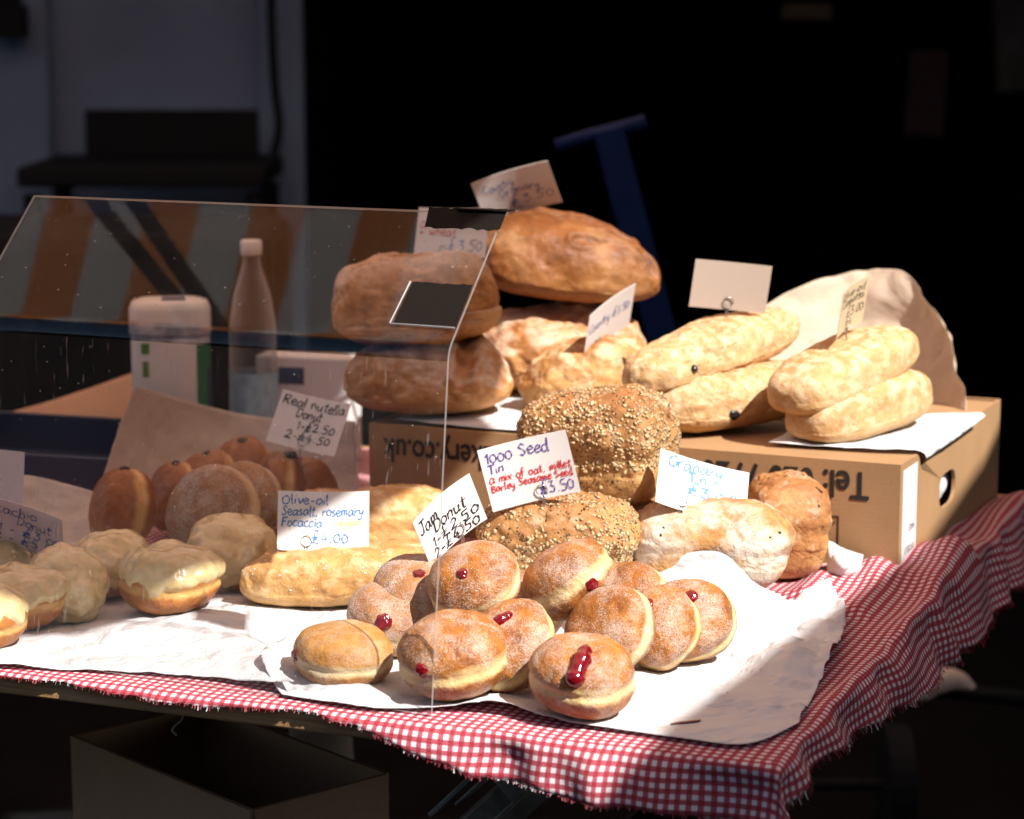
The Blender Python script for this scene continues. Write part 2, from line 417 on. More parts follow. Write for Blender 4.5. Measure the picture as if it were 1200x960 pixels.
def canopy_mat(name, ca, cb, period, rot):
    t = NT(name); co = t.coords()
    mp = t.n.new('ShaderNodeMapping'); mp.inputs['Rotation'].default_value = (0, 0, rot); t.l.new(co, mp.inputs[0])
    sx = t.n.new('ShaderNodeSeparateXYZ'); t.l.new(mp.outputs[0], sx.inputs[0])
    f = t.math('FRACT', t.math('DIVIDE', sx.outputs[0], period)); st = t.rng(f, .49, .51)
    col = t.mix(st, ca, cb)
    d = t.n.new('ShaderNodeBsdfDiffuse'); t.l.new(col, d.inputs[0])
    tl = t.n.new('ShaderNodeBsdfTranslucent'); t.l.new(col, tl.inputs[0])
    a = t.n.new('ShaderNodeMixShader'); a.inputs[0].default_value = .85; t.l.new(d.outputs[0], a.inputs[1]); t.l.new(tl.outputs[0], a.inputs[2])
    tp = t.n.new('ShaderNodeBsdfTransparent'); tp.inputs[0].default_value = c(1, .82, .6)
    b = t.n.new('ShaderNodeMixShader'); b.inputs[0].default_value = .13; t.l.new(a.outputs[0], b.inputs[1]); t.l.new(tp.outputs[0], b.inputs[2])
    t.l.new(b.outputs[0], t.out.inputs[0]); return t.mat
M['canopy'] = canopy_mat('orange_and_white_canopy', c(.80, .43, .19), c(.74, .74, .75), .165, .686)
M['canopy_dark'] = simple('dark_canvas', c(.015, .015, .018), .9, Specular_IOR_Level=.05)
M['canopy_bar'] = simple('dark_painted_bar', c(.010, .010, .012), .6, Specular_IOR_Level=.1)

def ply_mat():
    t = NT('plywood'); co = t.coords(); mp = t.n.new('ShaderNodeMapping'); mp.inputs['Scale'].default_value = (1, 12, 30); t.l.new(co, mp.inputs[0])
    n = t.noise(mp.outputs[0], 9, 6, .6); col = t.ramp(n, [(.3, c(.24, .12, .045)), (.5, c(.42, .24, .10)), (.7, c(.55, .35, .17))])
    t.principled(col, .6, t.bump(n, .3, .001)); return t.mat
M['ply'] = ply_mat()
M['legmetal'] = simple('worn_galvanised_steel', c(.42, .40, .36), .45, 60, .001, var=.5, varf=60, Metallic=.15)
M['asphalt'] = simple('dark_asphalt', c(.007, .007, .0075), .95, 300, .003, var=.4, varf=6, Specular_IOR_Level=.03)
M['wallpaint'] = simple('pale_wall_paint', c(.15, .225, .37), .8, 40, .001, var=.25, varf=2.5, Specular_IOR_Level=.1)
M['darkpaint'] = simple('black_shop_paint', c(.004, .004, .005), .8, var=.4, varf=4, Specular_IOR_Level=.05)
M['darkthing'] = simple('black_plastic_board', c(.007, .009, .012), .7, Specular_IOR_Level=.1)
M['greywood'] = simple('grey_slatted_wood', c(.12, .14, .17), .7, var=.4, varf=8)
M['bluemetal'] = simple('blue_painted_steel', c(.001, .013, .08), .6, var=.2, varf=30, Specular_IOR_Level=.15)
M['whiteplastic'] = simple('white_plastic', c(.72, .68, .64), .4)
M['greenprint'] = simple('green_print', c(.10, .24, .02), .45)
M['darkgreen'] = simple('dark_green_print', c(.01, .14, .05), .45)
M['navyprint'] = simple('navy_print', c(.012, .02, .09), .45)
M['bluelabel'] = simple('pale_blue_label', c(.30, .48, .58), .5, var=.3, varf=60)
def pet_mat():
    t = NT('clear_bottle_plastic'); lw = t.n.new('ShaderNodeLayerWeight'); lw.inputs[0].default_value = .45
    tp = t.n.new('ShaderNodeBsdfTransparent'); tp.inputs[0].default_value = c(.82, .84, .85)
    p = t.n.new('ShaderNodeBsdfPrincipled'); t.set(p, 'Base Color', c(.6, .57, .54)); t.set(p, 'Roughness', .15)
    m = t.n.new('ShaderNodeMixShader'); t.l.new(t.rng(lw.outputs['Facing'], .0, .9, .07, .7), m.inputs[0]); t.l.new(tp.outputs[0], m.inputs[1]); t.l.new(p.outputs[0], m.inputs[2])
    t.l.new(m.outputs[0], t.out.inputs[0]); return t.mat
M['pet'] = pet_mat()
def sleeve_mat():
    t = NT('plastic_sleeve'); d = t.n.new('ShaderNodeBsdfPrincipled'); t.set(d, 'Base Color', c(.46, .37, .31)); t.set(d, 'Roughness', .15)
    tp = t.n.new('ShaderNodeBsdfTransparent'); m = t.n.new('ShaderNodeMixShader'); m.inputs[0].default_value = .0
    t.l.new(d.outputs[0], m.inputs[1]); t.l.new(tp.outputs[0], m.inputs[2]); t.l.new(m.outputs[0], t.out.inputs[0]); return t.mat
M['sleeve'] = sleeve_mat()
M['bluecrate'] = simple('blue_plastic_crate', c(.004, .018, .055), .45, var=.2, varf=10)
M['darkbrick'] = simple('dark_brick', c(.06, .035, .028), .85, 60, .004, var=.4, varf=3)
def garment_mat():
    t = NT('patterned_cloth'); n = t.noise(t.coords(), 14, 3, .6, 1.5)
    t.principled(t.ramp(n, [(.35, c(.006, .008, .03)), (.5, c(.03, .01, .007)), (.62, c(.006, .01, .04))]), .9); return t.mat
M['garment'] = garment_mat()
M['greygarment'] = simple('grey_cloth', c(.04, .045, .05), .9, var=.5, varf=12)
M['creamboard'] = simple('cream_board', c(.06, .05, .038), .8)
M['tubplastic'] = simple('off_white_plastic', c(.74, .68, .62), .4, var=.15, varf=14)
M['redcloth'] = simple('red_cloth', c(.5, .01, .02), .8)

# ------------------------------------------------------------------ frames of reference
YAW = R(24)                                    # carton and guard
U2 = V3((math.cos(YAW), -math.sin(YAW), 0)); W2 = V3((math.sin(YAW), math.cos(YAW), 0))
TY = R(22)                                     # table
TU = V3((math.cos(TY), -math.sin(TY), 0)); TV = V3((math.sin(TY), math.cos(TY), 0))
CORNER = at(905, 898, z=0)
def tab(u, v, z=0.):
    return CORNER + TU * u + TV * v + V3((0, 0, z))
def to_uv(p):
    d = p - CORNER; return d.dot(TU), d.dot(TV)
TROT = Matrix.Rotation(-TY, 3, 'Z')

# ------------------------------------------------------------------ stroke lettering
GL = {
 'a': (1.0, ".72,.85 .42,1 .1,.7 .08,.25 .32,0 .6,.25 .76,.9;.76,.95 .74,.3 .95,.02"),
 'b': (.9, ".1,1.8 .1,.05;.1,.5 .45,.95 .75,.6 .62,.1 .3,0 .1,.2"),
 'c': (.85, ".7,.85 .4,1 .1,.65 .15,.15 .45,0 .75,.2"),
 'd': (.95, ".7,.8 .4,.95 .1,.6 .15,.1 .45,0 .72,.4;.75,1.8 .72,.1 .85,0"),
 'e': (.85, ".1,.5 .6,.58 .68,.85 .4,1.02 .08,.6 .2,.08 .55,0 .8,.25"),
 'f': (.7, ".7,1.6 .48,1.8 .3,1.4 .3,-.1;.05,.9 .6,.95"),
 'g': (.95, ".72,.85 .4,1 .1,.6 .3,.15 .7,.45;.75,.95 .72,-.3 .45,-.7 .1,-.5"),
 'h': (.9, ".1,1.8 .12,0;.12,.5 .4,.95 .65,.75 .68,0"),
 'i': (.4, ".15,.95 .17,.05;.18,1.3 .2,1.42"),
 'k': (.85, ".1,1.8 .1,0;.6,.95 .12,.45;.15,.45 .68,0"),
 'l': (.4, ".12,1.8 .12,.15 .28,0"),
 'm': (1.15, ".08,.95 .1,0;.1,.6 .32,.95 .5,.7 .5,.05;.5,.6 .75,.95 .92,.7 .95,0"),
 'n': (.9, ".08,.95 .1,0;.1,.55 .4,.95 .65,.75 .68,0"),
 'o': (.9, ".45,1 .12,.75 .1,.25 .4,0 .72,.25 .72,.75 .4,1"),
 'p': (.9, ".1,.95 .1,-.8;.1,.6 .4,.98 .7,.65 .55,.15 .12,.12"),
 'r': (.7, ".1,.95 .12,0;.12,.55 .35,.92 .6,.9"),
 's': (.75, ".6,.85 .35,1 .12,.75 .55,.35 .42,.03 .08,.12"),
 't': (.65, ".3,1.6 .28,.2 .52,0;.02,1.05 .6,1.1"),
 'u': (.95, ".1,.95 .12,.25 .35,0 .65,.3;.68,.95 .68,.15 .84,0"),
 'v': (.8, ".05,.95 .35,.02;.35,.02 .68,.95"),
 'w': (1.05, ".05,.95 .25,.02;.25,.02 .48,.7;.48,.7 .7,.02;.7,.02 .92,.95"),
 'x': (.8, ".08,.95 .65,0;.65,.95 .08,0"),
 'y': (.9, ".08,.95 .15,.4 .4,.25 .66,.55;.7,.95 .6,-.3 .3,-.75 .05,-.5"),
 'A': (1.1, ".85,.95 .45,1.25 .08,.6 .15,.1 .4,0 .75,.45;.86,1.2 .85,.2 1.0,0"),
 'B': (1.0, ".1,1.6 .12,0;.1,1.6 .7,1.4 .55,.9 .15,.85;.15,.85 .8,.65 .7,.1 .12,0"),
 'C': (1.15, ".95,1.35 .6,1.65 .15,1.1 .15,.35 .55,0 1.0,.3"),
 'D': (1.15, ".15,1.55 .18,.05;.05,1.55 .8,1.4 .95,.7 .6,.1 .1,.02"),
 'F': (.95, ".15,1.5 .12,-.05;.1,1.5 .85,1.55;.14,.8 .65,.85"),
 'G': (1.2, ".95,1.35 .6,1.65 .12,1.1 .15,.3 .55,0 .95,.3 .95,.75;.6,.75 1.1,.78"),
 'J': (1.0, ".1,1.6 1.0,1.65;.6,1.6 .6,.3 .35,0 .05,.3"),
 'O': (1.15, ".6,1.5 .15,1.1 .15,.35 .5,0 .95,.4 .95,1.1 .55,1.5"),
 'P': (1.0, ".15,1.6 .15,0;.1,1.55 .8,1.45 .75,.9 .18,.8"),
 'R': (1.1, ".15,1.6 .15,0;.1,1.55 .8,1.5 .75,.95 .18,.8;.3,.8 .9,0"),
 'S': (1.0, ".8,1.35 .45,1.6 .15,1.25 .7,.55 .5,.03 .08,.2"),
 'T': (1.1, ".05,1.55 1.05,1.6;.55,1.58 .55,0"),
 '0': (.95, ".45,1.2 .12,.85 .12,.3 .42,0 .75,.3 .75,.85 .42,1.2"),
 '1': (.55, ".1,1.0 .35,1.4;.35,1.4 .33,0"),
 '2': (1.0, ".12,1.1 .45,1.45 .75,1.1 .5,.5 .08,.05;.08,.05 .88,.08"),
 '3': (.95, ".1,1.4 .75,1.4;.75,1.4 .35,.85;.35,.85 .78,.6 .6,.05 .08,.12"),
 '4': (1.0, ".5,1.5 .08,.55;.08,.55 .85,.55;.6,.95 .55,-.1"),
 '5': (1.0, ".2,1.4 .15,.85;.15,.85 .65,.75 .7,.2 .35,-.02 .05,.12;.18,1.4 .85,1.45"),
 '7': (.9, ".1,1.4 .75,1.4;.75,1.4 .3,0"),
 'L': (1.2, ".95,1.55 .7,1.8 .48,1.4 .45,.5 .1,.05 .35,.12 .95,.0;.1,.75 .85,.85;.15,.5 .8,.58"),
 '.': (.5, ".2,.12 .26,.02"), ',': (.45, ".22,.1 .12,-.25"), '-': (.7, ".1,.5 .55,.52"), '+': (.9, ".1,.55 .75,.55;.42,.9 .42,.2"),
 ' ': (.65, ""),
}
def handwriting(name, lines, w, h, pen, bendf, parent, matkey, seed):
    """lines: (text, x0, x1, baseline, xheight, inkslot); x and y as shares of the card; text ribbons sit just off the card face"""
    rnd = random.Random(seed); v = []; f = []
    for text, x0, x1, yb, xh in lines:
        adv = sum(GL[ch][0] for ch in text)
        sx = (x1 - x0) * w / adv; sy = xh * h * .74
        x = x0 * w
        for ch in text:
            wd, st = GL[ch]
            jx, jy, sl = rnd.uniform(-.04, .04), rnd.uniform(-.10, .10), rnd.uniform(-.02, .16)
            for poly in st.split(';'):
                if not poly: continue
                pts = []
                for q in poly.split():
                    a, b = map(float, q.split(','))
                    a += rnd.uniform(-.035, .035); b += rnd.uniform(-.04, .04)
                    pts.append(V3((x + (a + b * sl + jx) * sx, -yb * h + (b + jy) * sy, 0)))
                pts = catmull(pts, 6)
                base = len(v); n = len(pts)
                for i, p in enumerate(pts):
                    t = (pts[min(i+1, n-1)] - pts[max(i-1, 0)])
                    t = t.normalized() if t.length > 1e-9 else V3((1, 0, 0))
                    nn = V3((-t.y, t.x, 0)); ww = pen * (.8 + .3 * math.sin(i * .9 + x * 400)) * .5
                    for s in (1, -1):
                        q = p + nn * ww * s
                        q.x -= w / 2; q.y += h / 2
                        v.append(V3((q.x, q.y, bendf(q.x, q.y) + .0006)))
                for i in range(n - 1):
                    f.append((base+2*i, base+2*i+1, base+2*i+3, base+2*i+2))
            x += wd * sx
    me = mesh(name, v, f)
    return link(name, me, M[matkey], parent, smooth=False)

def price_card(label, TL, TR, BL, Y, ratio, sign, texts, bend=.004, clip=True, cardmat='card', name='price_card', pen=.0012, stem=.03, clipx=.0, seed=1, twist=0., group='handwritten price cards on wire clips', cat='price card', ringy=.07):
    """texts: {ink: [lines]}"""
    k = Y / FPX
    a = V3((TR[0] - TL[0], -(TR[1] - TL[1]), 0)) * k; b = V3((BL[0] - TL[0], -(BL[1] - TL[1]), 0)) * k
    # real rectangle with w/h = ratio whose picture is a, b:  |a|^2+za^2 = r^2(|b|^2+zb^2), za*zb = -a.b
    A, B, D = a.length_squared, b.length_squared, a.dot(b)
    best = None
    q = ratio * ratio * B - A          # za^2 - r^2 zb^2 = q
    # let s = za^2: s - r^2 D^2/s = q
    s = (q + math.sqrt(q * q + 4 * ratio * ratio * D * D)) / 2
    za = math.sqrt(max(s, 1e-12)) * sign
    zb = -D / za if abs(za) > 1e-5 else math.sqrt(max(-q, 0)) / ratio
    a.z = za; b.z = zb                 # z toward the viewer
    w, h = a.length, b.length
    right = V3((1, 0, 0)); up = V3((0, SP, CP)); back = V3((0, -CP, SP))
    ax = (right * a.x + up * a.y + back * a.z).normalized()
    ay = -(right * b.x + up * b.y + back * b.z).normalized()
    az = ax.cross(ay).normalized(); ay = az.cross(ax)
    cpx = (TR[0] + BL[0]) / 2; cpy = (TR[1] + BL[1]) / 2
    loc = at(cpx, cpy, Y=Y)
    rot = Matrix((ax, ay, az)).transposed()
    t = thing(name, label, cat, loc, rot, group)
    bf = lambda x, y: bend * ((2 * x / w) ** 2 - .4) + twist * x * y
    nx, ny = 14, 8; v = []; f = []
    for s_ in (0, 1):
        for j in range(ny + 1):
            for i in range(nx + 1):
                x = (i / nx - .5) * w; y = (j / ny - .5) * h
                v.append((x, y, bf(x, y) - s_ * .0005))
    N = (nx + 1) * (ny + 1)
    for j in range(ny):
        for i in range(nx):
            q0 = j * (nx + 1) + i
            f.append((q0, q0+1, q0+nx+2, q0+nx+1)); f.append((N+q0+nx+1, N+q0+nx+2, N+q0+1, N+q0))
    for i in range(nx):
        f.append((N+i, N+i+1, i+1, i)); q0 = ny*(nx+1)+i; f.append((q0, q0+1, N+q0+1, N+q0))
    for j in range(ny):
        q0 = j*(nx+1); f.append((q0, q0+nx+1, N+q0+nx+1, N+q0)); q0 += nx; f.append((N+q0, N+q0+nx+1, q0+nx+1, q0))
    me = mesh('card', v, f); link('card', me, M[cardmat], t); me.set_sharp_from_angle(angle=R(40))
    for ink, lines in texts.items():
        handwriting('lettering', lines, w, h, pen, bf, t, ink, seed)
    if clip:
        m = MB(); cx = clipx * w; yb = -h / 2; rr = .0055; cy = yb + ringy * h + rr
        zo = bf(cx, cy) + .0016
        ring = [V3((cx + rr * math.sin(q), cy - rr * math.cos(q), zo)) for q in np.linspace(0, 2 * math.pi * 1.0, 22)]
        m.tube(ring, .00055, 6)
        loc_up = rot.transposed() @ V3((0, 0, 1))      # world up in card space
        s0 = V3((cx, cy - rr, zo)); m.tube([s0 + V3((.0015, 0, 0)), s0 + V3((.001, -.006, -.0006)), s0 - loc_up * (stem + .008)], .0006, 6)
        m.tube([s0 + V3((-.0015, 0, 0)), s0 + V3((-.001, -.006, -.001)), s0 - loc_up * (stem + .008) + V3((.001, 0, -.001))], .0006, 6)
        m.build('wire_clip', M['wire'], t, smooth=True)
    return t

# ------------------------------------------------------------------ breads and donuts
_sph = {}
def cubesphere(n):
    if n in _sph: return _sph[n]
    bm = bmesh.new(); bmesh.ops.create_cube(bm, size=2)
    bmesh.ops.subdivide_edges(bm, edges=bm.edges[:], cuts=n, use_grid_fill=True)
    vs = []
    for v in bm.verts:
        x, y, z = v.co
        x, y, z = [math.tan(q * math.pi / 4) for q in (x, y, z)]
        vs.append(V3((x, y, z)).normalized())
    bm.verts.index_update()
    fs = [tuple(v.index for v in f.verts) for f in bm.faces]; bm.free()
    _sph[n] = (vs, fs); return _sph[n]

def orient(heading, tilt=0., roll=0.):
    """long axis x turned by heading about up (0 = along the picture's right, + = far end right)"""
    return Matrix.Rotation(R(heading), 3, 'Z') @ Matrix.Rotation(R(-tilt), 3, 'Y') @ Matrix.Rotation(R(roll), 3, 'X')

def add_attr(me, vals):
    a = me.attributes.new('mark', 'FLOAT', 'POINT'); a.data.foreach_set('value', np.array(vals, dtype=np.float32))

def loaf_shape(d, k):
    n = k.get('n', 2.4); nz_ = k.get('nz', n)
    x, y, z = d
    g = ((abs(x)**n + abs(y)**n) ** (nz_ / n) + abs(z)**nz_) ** (-1 / nz_)
    x, y, z = x * g, y * g, z * g
    tp = k.get('taper', 0); y *= 1 - tp * x * x; z *= 1 - tp * .6 * x * x
    sk = k.get('skew', 0); y *= 1 + sk * x; z *= 1 + sk * .7 * x
    if z < 0: z *= k.get('bot', .55)
    if k.get('tin'):
        zz = (z + k.get('bot', .8)) / (1 + k.get('bot', .8))
        mb = k['tin']; s = .90 + .06 * zz + mb * ss(.45, .62, zz)
        x *= s * (1 - .02); y *= s
    return V3((x, y, z))

def loaf(name, label, mat, loc, dims, rot, seed, cat='loaf', group=None, amp=.004, slashes=(), res=60, wrinkle=.0012, rough=.0011, torn=.0, **k):
    L, W, H = dims; vs, fs = cubesphere(res); out = []; mark = []
    bot = k.get('bot', .55)
    for d in vs:
        q = loaf_shape(d, k)
        p = V3((q.x * L / 2, q.y * W / 2, q.z * H / (1 + bot)))
        nrm = V3((d.x / L, d.y / W, d.z / H)).normalized()
        f = fbm(p, 14, 3, seed) * amp + fbm(p, 55, 2, seed + 3) * amp * .3
        r = 1 - abs(fbm(p, 40, 2, seed + 9)); f += wrinkle * (r - .7) + rough * fbm(p, 120, 2, seed + 4)
        if rough:
            dd, _ = noise.voronoi(p * 62 + V3((seed, 0, 0))); f += rough * 1.1 * (min(dd[1] - dd[0], .35) / .35 - .7)
        mk = 0.
        for (x0, y0, x1, y1, wd, dp) in slashes:
            if q.z > (0 if wd < .35 else -.5):
                a = V3((x0, y0, 0)); b = V3((x1, y1, 0)); pp = V3((q.x, q.y, 0)); ab = b - a
                t = max(0, min(1, (pp - a).dot(ab) / ab.length_squared)); dist = (pp - a - ab * t).length + .07 * fbm(p, 30, 2, seed + 5)
                e = math.exp(-(dist / wd) ** 2); ridge = math.exp(-((dist - wd * 1.5) / (wd * .6)) ** 2)
                f += -dp * e + dp * .45 * ridge; mk = max(mk, e)
        if mk > .02: f += torn * mk * (fbm(p, 75, 3, seed + 6) + .5 * fbm(p, 190, 2, seed + 8))
        if q.z < -.3 * bot: f *= .35
        p = p + nrm * f
        out.append(p); mark.append(mk)
    me = mesh(name, out, fs); add_attr(me, mark)
    lo = min((rot @ v).z for v in out)
    o = link(name, me, mat, None, loc, rot)
    tag(o, label, cat, group)
    o['_low'] = lo
    return o

def drop(o, z):
    """rest the lowest point of the thing at height z above the table"""
    o.location.z = T + z - o['_low']

def bvh_of(o):
    from mathutils.bvhtree import BVHTree
    me = o.data; return BVHTree.FromPolygons([v.co.copy() for v in me.vertices], [tuple(p.vertices) for p in me.polygons])

def hit(o, d, bvh=None):
    b = bvh or bvh_of(o); h = b.ray_cast(V3(d).normalized() * .5, -V3(d).normalized())
    return (h[0], h[1]) if h[0] is not None else (V3((0, 0, 0)), V3((0, 0, 1)))

def rot_axis(ax, spin=0.):
    """rotation that takes z to the given axis (right, toward viewer, up)"""
    a = V3((ax[0], -ax[1], ax[2])).normalized()
    q = V3((0, 0, 1)).rotation_difference(a)
    return q.to_matrix() @ Matrix.Rotation(R(spin), 3, 'Z')

def donut_mesh(rad, hh, seed, amp=.0024, n=2.35, res=32, groove=.035):
    vs, fs = cubesphere(res); out = []
    for d in vs:
        g = (((d.x**2 + d.y**2) ** .5) ** n + abs(d.z)**n) ** (-1 / n)
        x, y, z = d.x * g, d.y * g, d.z * g
        gr = 1 - groove * math.exp(-(z / .13) ** 2)
        p = V3((x * rad * gr, y * rad * gr, z * hh))
        f = fbm(p, 11, 2, seed + 4) * amp * 1.5 + fbm(p, 26, 3, seed) * amp * .8 + fbm(p, 85, 2, seed + 2) * amp * .22
        p += d * f
        p.x *= 1 + .06 * math.sin(seed * 3.1); p.z *= 1 + .10 * math.sin(seed * 5.3 + p.x / rad * 1.2)
        out.append(p)
    return out, fs

def blob_chain(name, pts, rads, mat, parent, seed, nrm=None):
    """jam squirt: one lumpy surface through a chain of points"""
    m = MB(); P = [V3(p) for p in pts]
    if len(P) == 1:
        vs, fs = cubesphere(10); r = rads[0]
        q = V3((0, 0, 1)).rotation_difference(nrm).to_matrix()
        v = []
        for d in vs:
            s = r * (1 + .22 * fbm(d, 1.6, 2, seed))
            v.append(P[0] + q @ V3((d.x * s, d.y * s, d.z * s * .62)))
        me = mesh(name, v, fs)
        return link(name, me, mat, parent)
    cp = catmull(P, 6); n = len(cp)
    rr = np.interp(np.linspace(0, 1, n), np.linspace(0, 1, len(rads)), rads)
    rr = [max(.0006, r * (1 + .35 * nz(cp[i], 170, seed))) for i, r in enumerate(rr)]
    # rounded ends
    e0 = (cp[0] - cp[1]).normalized(); e1 = (cp[-1] - cp[-2]).normalized()
    cp = [cp[0] + e0 * rr[0] * .9, cp[0] + e0 * rr[0] * .6] + cp + [cp[-1] + e1 * rr[-1] * .6, cp[-1] + e1 * rr[-1] * .9]
    rr = [rr[0] * .35, rr[0] * .78] + rr + [rr[-1] * .78, rr[-1] * .35]
    m.tube(cp, rr, 14)
    return m.build(name, mat, parent, smooth=True)

def donut(label, px, py, h, axis, seed, mat='jamdonut', rad=.047, hh=.032, jam=None, Y=None, name='jam_donut', cat='donut', group='sugared jam donuts', spin=0., low=None, jr=.006, jamchain=None, fill='jam', fillmat='jam'):
    loc = at(px, py, Y=Y) if Y else at(px, py, z=h)
    rot = rot_axis(axis, spin)
    v, f = donut_mesh(rad, hh, seed, **(dict(n=2.7, amp=.0032) if name == 'iced_donut' else {}))
    me = mesh(name, v, f)
    o = link(name, me, M[mat], None, loc, rot); tag(o, label, cat, group)
    if low is not None:
        lo = min((rot @ q).z for q in v); o.location.z = T + low - lo
    bv = bvh_of(o) if (jam or jamchain) else None
    def wd(d):   # direction in picture terms -> local
        return rot.transposed() @ V3((d[0], -d[1], d[2]))
    if jam:
        p, nn = hit(o, wd(jam), bv)
        blob_chain(fill, [p - nn * jr * .12], [jr], M[fillmat], o, seed, nn)
    if jamchain:
        ps = []
        for d in jamchain[0]:
            p, nn = hit(o, wd(d), bv); ps.append(p - nn * .0018)
        blob_chain(fill, ps, jamchain[1], M[fillmat], o, seed)
    return o

def iced_donut(label, px, py, h, axis, seed, rad=.045, hh=.031, drip=.15, spin=0, low=.004, Y=None):
    hh *= .86; rad *= .97
    o = donut(label, px, py, h, axis, seed, 'goldendonut', rad, hh, name='iced_donut', group='pistachio iced donuts', spin=spin, low=low, Y=Y)
    v, f = donut_mesh(rad, hh, seed, n=2.7, amp=.0032)
    # icing cap: the donut's own upper surface, thickened, with a wavy lower rim
    lim = [ (drip + .42 * fbm(V3((math.cos(math.atan2(q.y, q.x)), math.sin(math.atan2(q.y, q.x)), seed)), 2.6, 3, seed)) * hh for q in v]
    keep = [v[i].z > lim[i] - .002 for i in range(len(v))]
    idx = {}; vv = []; ff = []
    for i, q in enumerate(v):
        if keep[i]:
            idx[i] = len(vv)
            edge = ss(-.002, .006, q.z - lim[i])
            nrm = V3((q.x / rad**2, q.y / rad**2, q.z / hh**2)).normalized()
            vv.append(q + nrm * (-.0012 + .0040 * edge + .0032 * edge * fbm(q, 42, 3, seed)))
    for fc in f:
        if all(keep[i] for i in fc): ff.append(tuple(idx[i] for i in fc))
    me = mesh('icing', vv, ff); ic = link('icing', me, M['icing'], o)
    s = ic.modifiers.new('sub', 'SUBSURF'); s.levels = 1; s.render_levels = 1
    return o

def flakes(name, o, count, zmin, seed, matkey, size, parent, dens=None):
    """oat flakes / seeds scattered as real little discs over a loaf's crust, one topping part"""
    rnd = random.Random(seed); me = o.data; v = []; f = []
    polys = [p for p in me.polygons if p.center.z > zmin]
    if not polys: return
    k = 0
    while k < count:
        p = rnd.choice(polys)
        if dens and nz(p.center, 30, seed) < dens + rnd.uniform(-.18, .18): k += .25; continue
        k += 1
        n = p.normal; a = n.orthogonal().normalized(); a.rotate(Matrix.Rotation(rnd.uniform(0, 6.28), 3, n)); b = n.cross(a)
        n2 = (n + a * rnd.uniform(-.2, .2) + b * rnd.uniform(-.2, .2)).normalized()
        a = (a - n2 * a.dot(n2)).normalized(); b = n2.cross(a)
        co = p.center + a * rnd.uniform(-.002, .002) + b * rnd.uniform(-.002, .002) + n * size * .04
        L = size * rnd.uniform(.7, 1.15); Wd = L * rnd.uniform(.5, .75); base = len(v)
        for q in range(7):
            w = q / 7 * 6.283; v.append(co + a * math.cos(w) * L / 2 + b * math.sin(w) * Wd / 2)
        v.append(co + n2 * L * .07); v.append(co - n2 * L * .07)
        for q in range(7):
            q2 = (q + 1) % 7; f.append((base+q, base+q2, base+7)); f.append((base+q2, base+q, base+8))
    me2 = mesh(name, v, f); ob = link(name, me2, M[matkey], parent); ob['kind'] = 'stuff'
    return ob

# ------------------------------------------------------------------ sheets of paper / cloth
def sheet(name, rows, nu, nv, mat, label=None, cat=None, crumple=.003, seed=1, parent=None, thick=.0002, group=None, fold=6., floor=None, cellf=28, ampf=None):
    """rows of control points, interpolated into a crumpled sheet"""
    rows = [[V3(p) for p in r] for r in rows]
    def resample(pts, n):
        cp = catmull(pts, 16)
        d = [0]
        for i in range(1, len(cp)): d.append(d[-1] + (cp[i] - cp[i-1]).length)
        out = []
        for i in range(n):
            s = d[-1] * i / (n - 1); j = min(max(int(np.searchsorted(d, s)), 1), len(cp) - 1)
            t = (s - d[j-1]) / max(d[j] - d[j-1], 1e-9); out.append(cp[j-1].lerp(cp[j], t))
        return out
    R1 = [resample(r, nu) for r in rows]
    grid = []
    for i in range(nu):
        grid.append(resample([r[i] for r in R1], nv))
    v = []
    for j in range(nv):
        for i in range(nu):
            p = grid[i][j]
            pu = grid[min(i+1, nu-1)][j] - grid[max(i-1, 0)][j]; pv = grid[i][min(j+1, nv-1)] - grid[i][max(j-1, 0)]
            n = pu.cross(pv); n = n.normalized() if n.length > 1e-12 else V3((0, 0, 1))
            s = V3((p.x * 1., p.y, p.z))
            # sharp creases: distance to a voronoi edge, plus broad folds
            dd, _ = noise.voronoi(s * cellf + V3((seed * 3.3, 0, 0)))
            cr = min(dd[1] - dd[0], .5) * 2
            r1 = abs(nz(s, cellf * .62, seed + 2)); r2 = abs(nz(s, cellf * 1.6, seed + 5)); r3 = abs(nz(s, cellf * 3.6, seed + 8))
            f = crumple * (.45 * (cr - .5) + .8 * fbm(s, fold, 2, seed) + 2.2 * (r1 - .25) + 1.0 * (r2 - .25) + .45 * (r3 - .25))
            if ampf: f *= ampf(i / (nu - 1), j / (nv - 1))
            q = p + n * f
            if floor is not None and q.z < T + floor: q.z = T + floor
            v.append(q)
    f = []
    for j in range(nv - 1):
        for i in range(nu - 1):
            q = j * nu + i; f.append((q, q+1, q+nu+1, q+nu))
    me = mesh(name, v, f)
    o = link(name, me, mat, parent)
    sd = o.modifiers.new('solid', 'SOLIDIFY'); sd.thickness = thick; sd.offset = 0
    if label: tag(o, label, cat, group)
    return o

